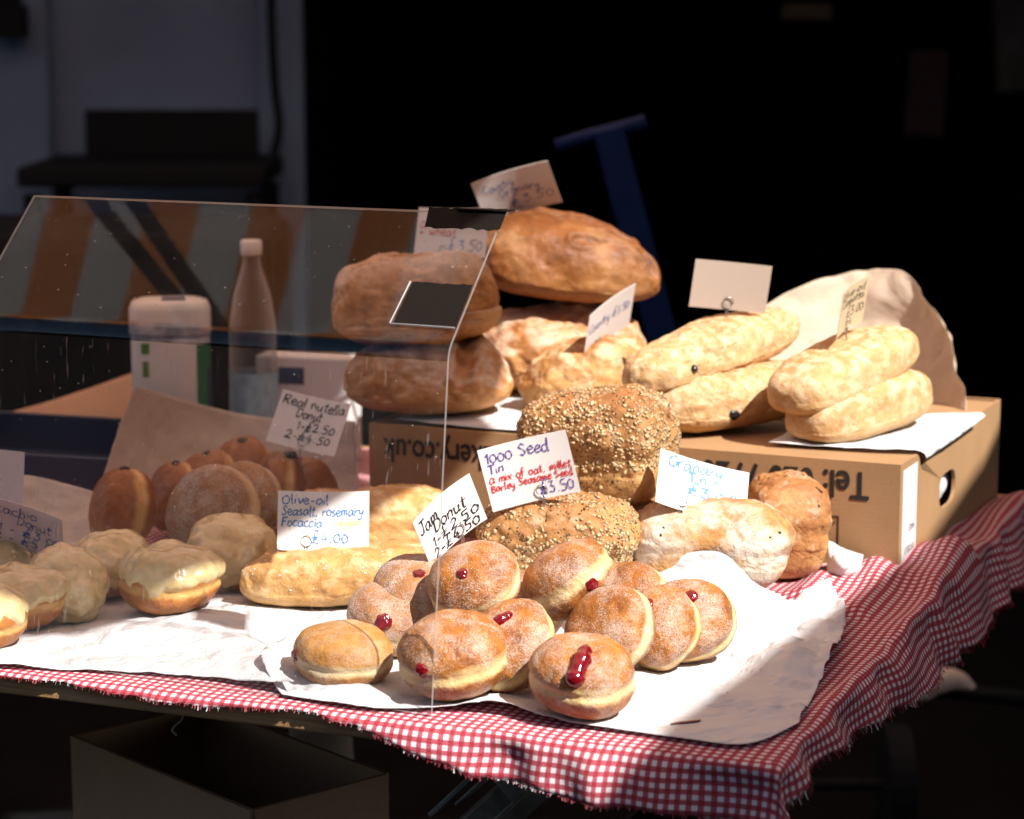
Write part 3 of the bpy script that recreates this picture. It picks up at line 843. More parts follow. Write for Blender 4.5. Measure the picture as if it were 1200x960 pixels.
def text_mesh(name, body, size, mat, parent, loc, rot, bold=.0, sx=1., align='LEFT'):
    cu = bpy.data.curves.new(name, 'FONT'); cu.body = body; cu.size = 1.0; cu.align_x = align
    tmp = bpy.data.objects.new(name, cu); COL.objects.link(tmp)
    dg = bpy.context.evaluated_depsgraph_get(); me = bpy.data.meshes.new_from_object(tmp.evaluated_get(dg))
    bpy.data.objects.remove(tmp)
    me.materials.clear()
    for vv in me.vertices: vv.co = V3((vv.co.x * size * sx, vv.co.y * size, 0))
    if bold:
        vs0 = [v.co.copy() for v in me.vertices]; fs0 = [tuple(p.vertices) for p in me.polygons]; V_, F_ = [], []
        for k, (ox, oy) in enumerate(((-1, -.5), (-.5, .5), (0, 0), (.5, -.5), (1, .5))):
            F_ += [tuple(i + len(V_) for i in f) for f in fs0]; V_ += [v + V3((ox * bold, oy * bold, -.00004 * k)) for v in vs0]
        me = mesh(name, V_, F_)
    o = link(name, me, mat, parent, loc, rot, smooth=False); o.name = name
    return o

#==SCENE==
# ================================================================== SETTING
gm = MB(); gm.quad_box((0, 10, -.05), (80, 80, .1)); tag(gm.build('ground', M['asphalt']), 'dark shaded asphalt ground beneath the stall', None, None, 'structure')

S = V3((.48, -.47, .742)).normalized()           # toward the sun
def canopy(name, label, pts, H, mat, bars=(), rot=0.):
    """shade outline on the table plane -> the cloth roof that casts it"""
    v = [];
    P = [V3((x + S.x / S.z * H, y + S.y / S.z * H, 0)) for x, y in pts]
    cx = sum(p.x for p in P) / len(P); cy = sum(p.y for p in P) / len(P); n = len(P)
    loc = V3((cx, cy, T + H))
    b = [V3((p.x - cx, p.y - cy, 0)) for p in P]
    v = b + [q + V3((0, 0, .003)) for q in b]
    f = [tuple(range(n - 1, -1, -1)), tuple(range(n, 2 * n))] + [(i, (i+1) % n, n + (i+1) % n, n + i) for i in range(n)]
    o = link(name, mesh(name, v, f), mat, None, loc, None, False)
    tag(o, label, 'canopy')
    for p0, p1, r in bars:
        m = MB(); m.tube([V3(p0) - loc, V3(p1) - loc], r, 8); m.build('frame_bar', M['canopy_bar'], o, smooth=True)
    return o
Hc = 1.45
can = canopy('striped_canopy', 'orange and white striped stall canopy stretched overhead and mirrored in the clear guard',
       [(-3.2, 3.43), (-.50, 2.21), (-.42, 2.215), (-.23, 2.45), (-.10, 2.74), (-.14, 2.93), (-.27, 3.13), (-.36, 3.42), (.25, 3.52), (.3, 6.5), (-3.2, 6.5)], Hc, M['canopy'])
canopy('right_shade_roof', 'unseen dark canopy off to the right, shaped to cast the right-hand shade',
       [(.0, 1.55), (.1226, 1.93), (.441, 2.575), (.52, 2.85), (.60, 3.4), (.8, 6.0), (4.5, 6.0), (4.5, 1.0), (.1, 1.0)], Hc + .1, M['canopy_dark'])  # unseen occluder, outlined to throw the shade on the table's right side
canopy('rear_shade_roof', 'added unseen dark canopy that shades the ground and wall behind the stall',
       [(-6, 6.3), (.2, 6.3), (.2, 3.38), (6, 3.38), (6, 12.5), (-6, 12.5)], 1.95, M['canopy_dark'])  # added roof out of view, keeps sun off everything behind the table

# ---- the building behind
bl = thing('shop_building', 'dark shop building with a pale painted wall beside a black open front', 'building', V3((-1.3, 6.5, 0)))
def bpart(name, c0, size, mat, **k):
    m = MB(); m.quad_box(V3(c0) - V3((-1.3, 6.5, 0)), size); return m.build(name, mat, bl, **k)
xe = at(353, 100, Y=6.5).x
bpart('wall', (xe - 2.0 - .02, 6.65, 1.6), (4.0 - .0, .3, 3.2), M['wallpaint'])
x1, x2 = at(212/3, 100, Y=6.4).x, at(300, 100, Y=6.4).x
bpart('pilaster', (at(40, 100, Y=6.4).x - .15, 6.47, 1.6), (.36, .07, 3.18), M['wallpaint'], bevel=.01)
bpart('pilaster', (at(328, 100, Y=6.4).x, 6.47, 1.6), (.115, .07, 3.18), M['wallpaint'], bevel=.01)
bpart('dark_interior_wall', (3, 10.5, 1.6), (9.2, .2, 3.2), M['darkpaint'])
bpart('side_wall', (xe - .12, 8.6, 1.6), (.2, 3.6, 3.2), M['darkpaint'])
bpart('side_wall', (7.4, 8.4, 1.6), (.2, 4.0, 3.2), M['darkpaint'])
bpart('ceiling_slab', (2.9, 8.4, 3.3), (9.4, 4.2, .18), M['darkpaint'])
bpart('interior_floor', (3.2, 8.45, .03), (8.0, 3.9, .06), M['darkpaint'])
ab = thing('sky_blocker', 'added dark brick building, unseen behind the viewer, screening low sky light', 'building', V3((0, -9, 0)))  # added block behind the camera, cuts sky light under the table and behind
m = MB(); m.quad_box((0, -2, 2.6), (40, 4, 5.2)); m.build('wall', M['darkbrick'], ab)
for i in range(9):
    for z in (1.6, 3.9):
        m = MB(); m.quad_box((-16 + i * 4, .02, z), (1.5, .06, 1.7)); m.build('window', M['darkthing'], ab)
# dim things hanging inside the open shop front
def dimbox(name, label, cat, px, py, Y, w, h, mat, rz=0.):
    p = at(px, py, Y=Y); m = MB(); m.quad_box((0, 0, 0), (w, .05, h)); tag(m.build(name, mat, None, p, (0, rz, 0), bevel=.01), label, cat)
dimbox('hanging_garment', 'dim patterned garment hanging in the dark shop front', 'garment', 1085, 110, 7.4, .12, .26, M['garment'], .05)
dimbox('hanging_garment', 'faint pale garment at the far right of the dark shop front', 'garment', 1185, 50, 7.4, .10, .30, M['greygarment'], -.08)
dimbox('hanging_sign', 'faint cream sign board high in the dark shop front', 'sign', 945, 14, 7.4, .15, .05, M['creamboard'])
# wall lamp, cable, bench, crate
p = at(10, 25, Y=6.36); m = MB(); m.quad_box((0, 0, 0), (.09, .09, .085)); m.quad_box((0, .02, .055), (.06, .05, .03))
tag(m.build('wall_lamp', M['darkthing'], None, p, bevel=.008), 'small black lamp box fixed to the pale wall', 'wall lamp')
pts = catmull([at(317, -60, Y=6.38), at(318, 20, Y=6.38), at(322, 100, Y=6.38), at(327, 150, Y=6.37), at(318, 195, Y=6.34), at(312, 240, Y=6.3), at(330, 330, Y=6.3)], 8)
m = MB(); m.tube(pts, .012, 8); tag(m.build('cable', M['darkthing'], smooth=True), 'black cable hanging down the pale wall', 'cable')
b0 = at(182, 200, Y=6.1); zt = b0.z
bt = thing('market_table', 'dark bench table with a black backboard against the pale wall', 'table', V3((b0.x, 6.1, 0)))
m = MB(); m.quad_box((0, 0, zt), (.60, .5, .05)); m.build('table_top', M['darkthing'], bt, bevel=.01)
for sx in (-.27, .27):
    for sy in (-.2, .2):
        m = MB(); m.quad_box((sx, sy, zt / 2 - .02), (.04, .04, zt - .045)); m.build('leg', M['darkthing'], bt)
m = MB(); m.quad_box((.02, .17, zt + .085), (.445, .03, .12)); m.build('backboard', M['darkthing'], bt, bevel=.006)
cr = thing('slatted_crate', 'grey slatted crate standing under the dark bench', 'crate', V3((b0.x - .02, 6.0, 0)))
for i in range(7):
    m = MB(); m.quad_box((-.21 + i * .07, -.12, .40), (.05, .02, .79)); m.build('slat', M['greywood'], cr)
m = MB(); m.quad_box((0, -.095, .40), (.48, .02, .78)); m.quad_box((0, .1, .4), (.48, .02, .78)); m.build('back_board', M['greywood'], cr)

p = at(120, 262, Y=5.0)
ds = thing('covered_stack', 'low stack under a black cover in front of the pale wall', 'stack', V3((p.x - .12, 5.0, 0)))
m = MB(); m.quad_box((0, 0, p.z / 2), (.98, .5, p.z)); m.build('cover', M['darkthing'], ds, bevel=.03)
# ---- sack truck
a, b = at(712, 150, Y=3.7), at(775, 392, Y=3.7); d = (b - a); d = d / abs(d.z)
foot = a + d * (a.z - .10)
st = thing('sack_truck', 'blue sack truck with a T handle leaning behind the bread', 'sack truck', V3((foot.x, foot.y, 0)))
rt = V3((0, 0, 1)).rotation_difference((a - foot).normalized()).to_matrix()
L_ = (a - foot).length
m = MB(); m.quad_box((a + foot) / 2 - st.location, (.046, .03, L_), rt); m.build('post', M['bluemetal'], st, bevel=.004)
m = MB(); m.tube([at(651, 172, Y=3.7) - st.location, at(690, 160, Y=3.7) - st.location, at(730, 150, Y=3.7) - st.location, at(757, 142, Y=3.7) - st.location], .011, 10); m.build('handle', M['bluemetal'], st, smooth=True)
m = MB(); m.quad_box((0, -.1, .02), (.34, .22, .012)); m.build('toe_plate', M['darkthing'], st)
m = MB(); m.tube([(-.2, .05, .1), (.2, .05, .1)], .01); m.build('axle', M['darkthing'], st)
for s in (-1, 1):
    m = MB(); m.tube([(s * .19 - .02, .05, .1), (s * .19 + .02, .05, .1)], .098, 24); m.build('wheel', M['darkthing'], st)

# ================================================================== TABLE
tb = thing('trestle_table', 'wooden trestle table with a bare plywood edge and folding steel legs', 'table', V3((CORNER.x, CORNER.y, 0)), Matrix.Rotation(-TY, 3, 'Z'))
TL_, TD_ = 1.9, 1.15
m = MB(); m.quad_box((-TL_ / 2, TD_ / 2, T - .0105), (TL_, TD_, .018)); m.build('tabletop', M['ply'], tb, bevel=.002)
ti = Matrix.Rotation(TY, 3, 'Z')
def tl(p): return ti @ (p - tb.location)
g1, g2 = at(622, 905, Y=2.15), at(545, 975, Y=2.17)
dd = (g2 - g1); dd = dd / abs(dd.z); g0 = g1 + dd * g1.z * .995
def bar(name, p, q, w, h, mat, parent, bevel=.002):
    ax = (q - p); r = V3((0, 0, 1)).rotation_difference(ax.normalized()).to_matrix()
    m = MB(); m.quad_box((p + q) / 2, (w, h, ax.length), r); return m.build(name, mat, parent, bevel=bevel)
bar('leg', tl(g1), tl(g0), .024, .03, M['legmetal'], tb)
g1b = g1 + TV * .8; bar('leg', tl(g1b), tl(g0 + TV * .8), .024, .03, M['legmetal'], tb)
h1 = at(800, 925, Y=2.5); h0 = h1 + V3((-.52, .05, -h1.z + .003)); bar('leg', tl(h1), tl(h0), .02, .026, M['canopy_bar'], tb)
bar('leg', tl(h1 + TV * .55), tl(h0 + TV * .55), .02, .026, M['canopy_bar'], tb)
# hinge bracket: two cheeks and a cap
k0 = tl(at(598, 917, Y=2.12)); r = V3((0, 0, 1)).rotation_difference((tl(g1) - tl(g0)).normalized()).to_matrix()
m = MB()
for s in (-1, 1): m.quad_box(k0 + r @ V3((s * .017, -.012, -.012)), (.003, .036, .062), r)
m.quad_box(k0 + r @ V3((0, -.030, .012)), (.034, .003, .018), r)
m.quad_box(k0 + r @ V3((-.026, -.02, -.03)), (.005, .012, .085), r)
m.build('hinge_bracket', M['legmetal'], tb, bevel=.001)
hp = [tl(at(214, 828, Y=2.3)), tl(at(214, 842, Y=2.3)), tl(at(206, 850, Y=2.3)), tl(at(202, 856, Y=2.3)), tl(at(207, 862, Y=2.3))]
m = MB(); m.tube(catmull(hp, 5), .0011, 6); m.build('wire_hook', M['whiteplastic'], tb, smooth=True)

# ---- gingham tablecloth
VMAX, UMIN = 1.12, -1.6
def vmin(u):      # how far the cloth hangs over the front edge
    return -interp([-1.6, -1.0, -.66, -.50, -.42, -.36, -.31, -.25, -.16, -.08, 0, .05], [.004, .004, .007, .014, .004, .012, .030, .044, .052, .054, .058, .060], u)
def umax(v):
    return interp([-.06, -.02, .05, .12, .2, .35, .5, .7, 1.2], [.052, .046, .036, .033, .042, .062, .075, .08, .08], v)
def cloth_pos(u, v):
    a, b = max(u, 0.), max(-v, 0.)
    uu, vv = min(u, 0.), max(v, 0.)
    # soft rounding over the edges
    r = .012
    def over(s, flare):
        if s <= 0: return 0., 0.
        q = r * math.pi / 2 * .8
        if s < q:
            t = s / r; return r * math.sin(t), r * (1 - math.cos(t))
        t = q / r; e = s - q
        return r * math.sin(t) + e * flare, r * (1 - math.cos(t)) + e * (1 - flare * .4)
    wave = .5 + .5 * math.sin(u * 38 + 2.0 * nz((u, v, 0), 4, 2))
    fa = .28 + .35 * ss(.0, .05, b) ; fb = .16 + .20 * wave + .5 * ss(.02, .06, a)
    oa, da = over(a, fa); ob, db = over(b, fb)
    z = -max(da, db) - .45 * min(da, db)
    p = V3((uu + oa, vv - ob, z))
    # ridges running along the right side, gathered by the carton
    lim = interp([-.1, .02, .08, .16, .26, .38, .46, .56], [.06, .03, .012, .0, .0, .0, -.02, -.2], v)
    on = ss(lim - .02, lim + .03, u) if v < .56 else ss(-.30, -.12, u)
    if v < .02: on *= ss(.02, -.02, v)
    d1 = u * .92 + v * .12 + .03 * nz((u, v, 1), 5, 3); d2 = u * .8 - v * .35
    rid = (.5 + .5 * math.sin(d1 * 118 + 3 * nz((u, v, 0), 3.2, 8))) ** 1.6
    rid2 = (.5 + .5 * math.sin(d2 * 62 + 3.5 * nz((u, v, 0), 4, 18)))
    hgt = on * (.0068 * rid + .006 * rid2) + .0012 * (.5 + nz((u, v, .2), 12, 4))
    bunch = math.exp(-((v - .70) / .10) ** 2) * ss(-.02, .03, u + .13) * .030     # a fold heaped beside the carton
    hgt += bunch * (.6 + .6 * nz((u, v, .5), 16, 5)) * (1 - ss(.02, .07, a))
    if a > 0 or b > 0:
        w = .005 * math.sin(v * 48 + 7 * nz((u, v, 0), 5, 6)) * ss(0, .03, a) 
        w2 = (.007 * math.sin(u * 31 + 6 * nz((u, 0, 0), 4, 7)) + .003 * math.sin(u * 83 + 5 * nz((u, v, 0), 7, 9))) * ss(0, .03, b)
        p.x += w + .004 * nz((u, v, 0), 25, 3); p.y -= w2
    p.z += hgt * (1 - .6 * ss(0, .03, max(a, b)))
    return p
NU, NV = 340, 190
us = np.concatenate([np.linspace(0, .55, 90)[:-1], np.linspace(.55, 1, NU - 89)]); vs_ = np.concatenate([np.linspace(0, .4, 110)[:-1], np.linspace(.4, 1, NV - 109)])
verts, uvs, faces = [], [], []
jag = lambda s: .0014 * nz((s, 0, 0), 260, 3) + .003 * nz((s, 0, 0), 40, 4)
UV = {}
for j, tv in enumerate(vs_):
    for i, tu in enumerate(us):
        u = UMIN; 
        v0 = -.05 + tv * (VMAX + .05)
        um = umax(v0) + jag(v0)
        u = UMIN + tu * (um - UMIN)
        vm = vmin(min(u, .05)) + jag(u + 5)
        v = vm + tv * (VMAX - vm)
        q = cloth_pos(u, v); verts.append(q + V3((0, 0, T + .0012))); uvs.append((u, v))
for j in range(NV - 1):
    for i in range(NU - 1):
        q = j * NU + i; faces.append((q, q+1, q+NU+1, q+NU))
me = mesh('tablecloth', verts, faces); ul = me.uv_layers.new(name='UVMap')
li = np.zeros(len(me.loops), dtype=np.int32); me.loops.foreach_get('vertex_index', li)
ul.data.foreach_set('uv', np.array(uvs, dtype=np.float32)[li].ravel())
cl = link('tablecloth', me, M['gingham'], None, V3((CORNER.x, CORNER.y, 0)), Matrix.Rotation(-TY, 3, 'Z'))
sd = cl.modifiers.new('solid', 'SOLIDIFY'); sd.thickness = .0006; sd.offset = -1
tag(cl, 'red and white gingham tablecloth with frayed edges hanging over the table', 'tablecloth')
# frayed fringe: threads along the torn front and right edges
fv, ff, fu = [], [], []
def fringe(idx, step, ln, outd):
    rnd = random.Random(5)
    for k in range(0, len(idx) - 1):
        p, q = verts[idx[k]], verts[idx[k+1]]; n = max(1, int((q - p).length / step))
        for s in range(n):
            if rnd.random() < .45: continue
            w = p.lerp(q, (s + rnd.random()) / n); l = ln * rnd.uniform(.15, 1.0) ** 1.3
            d = V3((outd[0] * .5 + rnd.uniform(-.3, .3), outd[1] * .5 + rnd.uniform(-.3, .3), -1)).normalized()
            t = (q - p).normalized() * .00028; b = len(fv)
            fv.extend([w - t, w + t, w + d * l + t * .3 + V3((rnd.uniform(-.001, .001), 0, 0)), w + d * l - t * .3])
            ff.append((b, b+1, b+2, b+3)); uu = uvs[idx[k]]; fu.extend([uu] * 4)
fringe([i for i in range(NU) if uvs[i][0] > -1.2], .0009, .0038, (0, -1))
fringe([j * NU + NU - 1 for j in range(NV)], .0009, .0075, (1, 0))
me = mesh('fringe', fv, ff); ul = me.uv_layers.new(name='UVMap'); li = np.zeros(len(me.loops), dtype=np.int32); me.loops.foreach_get('vertex_index', li)
ul.data.foreach_set('uv', np.array(fu, dtype=np.float32)[li].ravel())
fo = link('fringe', me, M['gingham'], cl, smooth=False)
# the rear end of the cloth hanging behind
rows = [[tab(u, 1.13, .004) - V3((0, 0, dz)) + TV * (.01 + .012 * math.sin(u * 30)) for u in np.linspace(-1.25, -.95, 9)] for dz in (0, .05, .12, .2)]
nu, nv = 40, 24
rv, ru, rf = [], [], []
for j in range(nv):
    for i in range(nu):
        u = -1.45 + .5 * i / (nu - 1); dz = .26 * j / (nv - 1)
        q = V3((u, 1.135 + .014 * math.sin(u * 60) * min(1, dz * 8), T + .003 - dz)); rv.append(q); ru.append((u, 1.14 + dz))
for j in range(nv - 1):
    for i in range(nu - 1): q = j * nu + i; rf.append((q, q+1, q+nu+1, q+nu))
me = mesh('rear_overhang', rv, rf); ul = me.uv_layers.new(name='UVMap'); li = np.zeros(len(me.loops), dtype=np.int32); me.loops.foreach_get('vertex_index', li)
ul.data.foreach_set('uv', np.array(ru, dtype=np.float32)[li].ravel())
ro = link('rear_overhang', me, M['gingham'], cl)

# ---- things under the table
p = at(85, 862, Y=2.5); ang = R(-48)
bx = thing('large_carton', 'large open brown carton standing in the dark under the table', 'box', V3((p.x, p.y, 0)), (0, 0, ang))
hh = p.z; m = MB(); W_b, D_b, t_ = .325, .17, .005
for c0, s_ in (((W_b/2, 0, hh/2), (W_b, t_, hh)), ((W_b/2, D_b, hh/2), (W_b, t_, hh)), ((0, D_b/2, hh/2), (t_, D_b - t_ - .001, hh - .001)), ((W_b, D_b/2, hh/2), (t_, D_b - t_ - .001, hh - .001)), ((W_b/2, D_b/2, .004), (W_b - .012, D_b - .012, .006))): m.quad_box(c0, s_)
m.build('body', M['carton_dark'], bx)
p = at(375, 850, Y=2.95)
rw = []
sk = thing('paper_sack', 'pale paper sack standing in the shadow under the table', 'sack', V3((p.x, p.y, 0)))
m = MB(); h_ = p.z
m.lathe([(.06, .002), (.075, .03), (.078, h_ * .5), (.07, h_ * .85), (.062, h_)], 28, pw=4, sx=.6, sy=.9)
o = m.build('body', M['kraft'], sk, smooth=True)
# steel rail at the far right
a, b = at(1082, 806, Y=3.6), at(1260, 826, Y=3.6)
rl = thing('steel_stand', 'low pale steel stand with a rag on its end, right of the table', 'stand', V3((a.x, a.y, 0)))
m = MB(); m.tube([V3((0, 0, a.z)), b - V3((a.x, a.y, 0))], .012, 10); m.build('rail', M['darkthing'], rl, smooth=True)
for x in (.24,):
    m = MB(); m.tube([(x, 0, 0), (x, 0, a.z - .004)], .01, 8); m.build('leg', M['canopy_bar'], rl)
m = MB(); m.tube(catmull([(-.02, -.005, a.z - .01), (.015, -.01, a.z + .012), (.05, 0, a.z + .012), (.08, .0, a.z - .006)], 5), [.008, .014, .02, .022, .021, .02, .02, .021, .018, .018, .016, .015, .013, .01, .008, .006], 10); m.build('rag', M['tanpaper'], rl, smooth=True)

# ================================================================== CARTON
KC = at(1052, 682, z=.0); L, D, H = .62, .46, .1225
ct = thing('bread_carton', 'open printed brown carton raised under the loaves with its handle hole facing right', 'box', KC + V3((0, 0, .002)), Matrix.Rotation(-YAW, 3, 'Z'))
m = MB(); th = .004
m.quad_box((-L / 2, th / 2, H / 2), (L, th, H)); m.quad_box((-L / 2, D - th / 2, H / 2), (L, th, H))
m.quad_box((-L + th / 2, D / 2, H / 2), (th, D - 2 * th - .0004, H - .0006)); m.quad_box((-L / 2, D / 2, .002), (L - 2 * th, D - 2 * th, .004))
# right panel with handle hole and torn top edge
hy, hz = .205, .060
def topz(y):
    z = H - .0005
    z -= .022 * max(0, 1 - abs(y - .088) / .016) + .010 * max(0, 1 - abs(y - .262) / .026) + .0012 * nz((y, 0, 0), 90, 3)
    return z
angs = sorted(set([2 * math.pi * i / 220 for i in range(220)] + [math.atan2(z - hz, y - hy) % (2 * math.pi) for y in (th, D - th) for z in (0.0005, H)]))
ring_o, ring_i = [], []
for q in angs:
    cx, cz = math.cos(q), math.sin(q); ts = []
    if cx > 1e-9: ts.append((D - th - hy) / cx)
    if cx < -1e-9: ts.append((th - hy) / cx)
    if cz > 1e-9: ts.append((H - hz) / cz)
    if cz < -1e-9: ts.append((.0005 - hz) / cz)
    t = min(ts); y, z = hy + cx * t, hz + cz * t
    if cz > 0: z = min(z, topz(y))
    ring_o.append((y, z))
    g = (abs(cx / .036) ** 3 + abs(cz / .0195) ** 3) ** (-1 / 3); g *= 1 + .03 * nz((cx, cz, 0), 3, 2)
    ring_i.append((hy + cx * g, hz + cz * g))
n = len(angs); b0 = len(m.v)
for x in (0, -th):
    for y, z in ring_o: m.v.append(V3((x, y, z)))
    for y, z in ring_i: m.v.append(V3((x, y, z)))
for i in range(n):
    j = (i + 1) % n
    m.f += [(b0+i, b0+j, b0+n+j, b0+n+i), (b0+2*n+j, b0+2*n+i, b0+3*n+i, b0+3*n+j), (b0+n+i, b0+n+j, b0+3*n+j, b0+3*n+i), (b0+j, b0+i, b0+2*n+i, b0+2*n+j)]; m.m += [0] * 4
m.build('body', M['carton'], ct)
m = MB(); m.quad_box((-L / 2 + .0, .115, H - .0045), (L - 2 * th - .001, .21, .004), Matrix.Rotation(R(-.2), 3, 'X')); m.build('top_flap', M['carton'], ct)
m = MB(); m.quad_box((-L / 2 + .0, .34, H - .0045), (L - 2 * th - .001, .225, .004)); m.build('top_flap', M['carton'], ct)
MU = Matrix(((-1, 0, 0), (0, 0, -1), (0, -1, 0))).transposed()
def fit_text(name, body, x_start, width, z_base, cap, side='front', mat='print', bold=.02, parent=None):
    sz = cap / .70
    if side == 'front': rot = MU; loc = V3((x_start, -.0008, z_base))
    else: rot = Matrix(((0, -1, 0), (0, 0, -1), (1, 0, 0))).transposed(); loc = V3((.0010, x_start, z_base))
    o = text_mesh(name, body, sz, M[mat], parent or ct, loc, rot, bold * sz)
    xs = [v.co.x for v in o.data.vertices]; k = width / (max(xs) - min(xs)); x0 = min(xs)
    for v in o.data.vertices: v.co.x = (v.co.x - x0) * k
    return o
fit_text('printed_text', 'Tel: 020 7720', -.033, .186, H - .0115, .0295, bold=.026)
fit_text('printed_text', 'bakery.co.uk', -L + .018 + .152, .152, H - .016, .0275, bold=.026)
m = MB()
for (x, z, sx, sz) in ((-.115, .062, .10, .0012), (-.115, .028, .10, .0012), (-.0656, .045, .0012, .0328), (-.1644, .045, .0012, .0328)):
    m.quad_box((x, -.0004, z), (sx, .0006, sz))
m.build('printed_frame', M['print'], ct)
fit_text('printed_text', 'FOR ALL YOUR BREAD', -.069, .085, .058, .0042, bold=.01)
lb = MB(); lb.quad_box((.0004, .0385, .064), (.0006, .057, .100)); lbo = lb.build('paper_label', M['card'], ct)
fit_text('lettering', 'PORTOBELLO', .060, .040, .030, .0075, 'side', 'greyprint', .0, lbo)
fit_text('lettering', 'MARKET', .060, .026, .052, .0075, 'side', 'greyprint', .0, lbo)
def cw(x, y, z): return ct.matrix_basis @ V3((x, y, z))
ct_m = Matrix.Translation(ct.location) @ Matrix.Rotation(-YAW, 4, 'Z')
def cw(x, y, z): return ct_m @ V3((x, y, z))
# papers around the carton
sheet('paper_slip', [[cw(-.16, .05, H + .004), cw(-.06, .06, H + .004), cw(-.012, .07, H + .004), cw(.004, .075, H + .001), cw(.008, .078, H - .006)],
                     [cw(-.16, .16, H + .004), cw(-.06, .18, H + .004), cw(-.01, .20, H + .006), cw(.008, .21, H + .003), cw(.012, .215, H - .002)],
                     [cw(-.16, .27, H + .004), cw(-.06, .29, H + .004), cw(-.005, .30, H + .008), cw(.01, .31, H + .008), cw(.016, .315, H + .004)]],
      30, 24, M['paper'], 'white paper slip on the carton, poking out beneath the plain ciabatta', 'paper', crumple=.0012, seed=3)
sheet('paper_liner', [[cw(-.03, .15, .03), cw(-.02, .20, .03), cw(-.03, .26, .03)], [cw(-.012, .15, .055), cw(-.008, .20, .058), cw(-.012, .26, .055)], [cw(-.02, .15, .09), cw(-.018, .2, .095), cw(-.02, .26, .09)]],
      24, 20, M['paper'], 'white paper lining seen through the handle hole of the carton', 'paper', crumple=.002, seed=5)
sheet('paper_slip', [[cw(-.60, .02, H + .003), cw(-.5, .012, H + .003), cw(-.40, .012, H + .003), cw(-.30, .03, H + .003)], [cw(-.60, .1, H + .003), cw(-.5, .1, H + .003), cw(-.40, .1, H + .003), cw(-.30, .11, H + .003)], [cw(-.60, .3, H + .003), cw(-.5, .3, H + .003), cw(-.40, .3, H + .003), cw(-.30, .3, H + .003)]],
      40, 30, M['paper'], 'white paper sheet on the carton under the floured country loaves', 'paper', crumple=.0012, seed=4)
Yb = 2.99
sheet('kraft_paper', [[at(884, 500, Y=2.88), at(940, 505, Y=2.90), at(1000, 503, Y=2.9), at(1050, 500, Y=2.88), at(1090, 497, Y=2.85), at(1128, 494, Y=2.80)],
                      [at(884, 440, Y=2.92), at(935, 430, Y=2.96), at(990, 420, Y=2.98), at(1050, 410, Y=2.95), at(1095, 420, Y=2.90), at(1134, 470, Y=2.82)],
                      [at(886, 390, Y=2.94), at(935, 358, Y=3.00), at(990, 345, Y=3.02), at(1050, 345, Y=2.99), at(1090, 370, Y=2.94), at(1122, 428, Y=2.84)],
                      [at(880, 372, Y=2.94), at(940, 335, Y=3.01), at(1000, 316, Y=3.04), at(1045, 313, Y=3.02), at(1080, 338, Y=2.97), at(1108, 398, Y=2.87)]],
      90, 70, M['kraft'], 'pale brown kraft paper standing up behind the ciabattas', 'paper', crumple=.008, seed=11, fold=9, cellf=12)
sheet('paper_twist', [[at(968, 690, Y=2.44), at(985, 688, Y=2.45), at(1008, 682, Y=2.46)], [at(968, 655, Y=2.45), at(990, 662, Y=2.42), at(1012, 664, Y=2.46)], [at(970, 632, Y=2.47), at(988, 640, Y=2.47), at(1012, 650, Y=2.47)]],
      24, 24, M['paper'], 'small folded white paper twist tucked between tin loaf and carton', 'paper', crumple=.002, seed=7, floor=.003)

# ================================================================== PAPER UNDER THE DONUTS
def zz(px, py, z): return at(px, py, z=z)
sheet('greaseproof_sheet', [
  [zz(330, 814, .006), zz(430, 829, .006), zz(520, 830, .006), zz(580, 824, .014), zz(690, 851, .005), zz(800, 868, .004), zz(875, 876, .003), zz(935, 842, .010)],
  [zz(306, 772, .020), zz(400, 800, .014), zz(500, 815, .006), zz(575, 808, .006), zz(690, 830, .005), zz(800, 838, .005), zz(885, 836, .006), zz(955, 800, .014)],
  [zz(318, 752, .022), zz(420, 775, .010), zz(500, 780, .005), zz(575, 780, .005), zz(690, 795, .005), zz(800, 800, .005), zz(890, 790, .010), zz(980, 755, .020)],
  [zz(350, 742, .008), zz(440, 752, .006), zz(510, 752, .005), zz(580, 752, .005), zz(690, 757, .005), zz(800, 755, .006), zz(885, 748, .011), zz(990, 722, .020)],
  [zz(370, 728, .005), zz(450, 728, .005), zz(520, 722, .005), zz(590, 718, .005), zz(700, 700, .010), zz(812, 692, .024), zz(890, 712, .014), zz(988, 695, .024)],
  [zz(380, 720, .005), zz(460, 715, .005), zz(530, 710, .005), zz(600, 700, .005), zz(715, 677, .020), zz(835, 645, .060), zz(905, 690, .024), zz(972, 668, .034)]],
  170, 120, M['paper'], 'crumpled white greaseproof sheet turned up around the jam donuts', 'paper', crumple=.0058, seed=21, floor=.0062, fold=11, cellf=15, ampf=lambda a, b: .7 + 1.5 * ss(.70, .86, a))
sheet('greaseproof_sheet', [
  [zz(-60, 778, .006), zz(60, 783, .005), zz(170, 788, .006), zz(260, 793, .008), zz(345, 800, .016)],
  [zz(-60, 755, .012), zz(60, 758, .008), zz(170, 760, .006), zz(260, 765, .010), zz(335, 775, .018)],
  [zz(-60, 735, .006), zz(60, 735, .006), zz(170, 725, .012), zz(260, 720, .016), zz(430, 742, .004)],
  [zz(-60, 690, .004), zz(60, 690, .004), zz(170, 690, .004), zz(260, 690, .005), zz(460, 700, .003)],
  [zz(-40, 640, .003), zz(70, 640, .003), zz(190, 640, .003), zz(290, 640, .003), zz(460, 650, .003)]],
  120, 80, M['paper'], 'crumpled white greaseproof sheet spread under the iced donuts', 'paper', crumple=.0025, seed=33, floor=.004, fold=10, cellf=18)
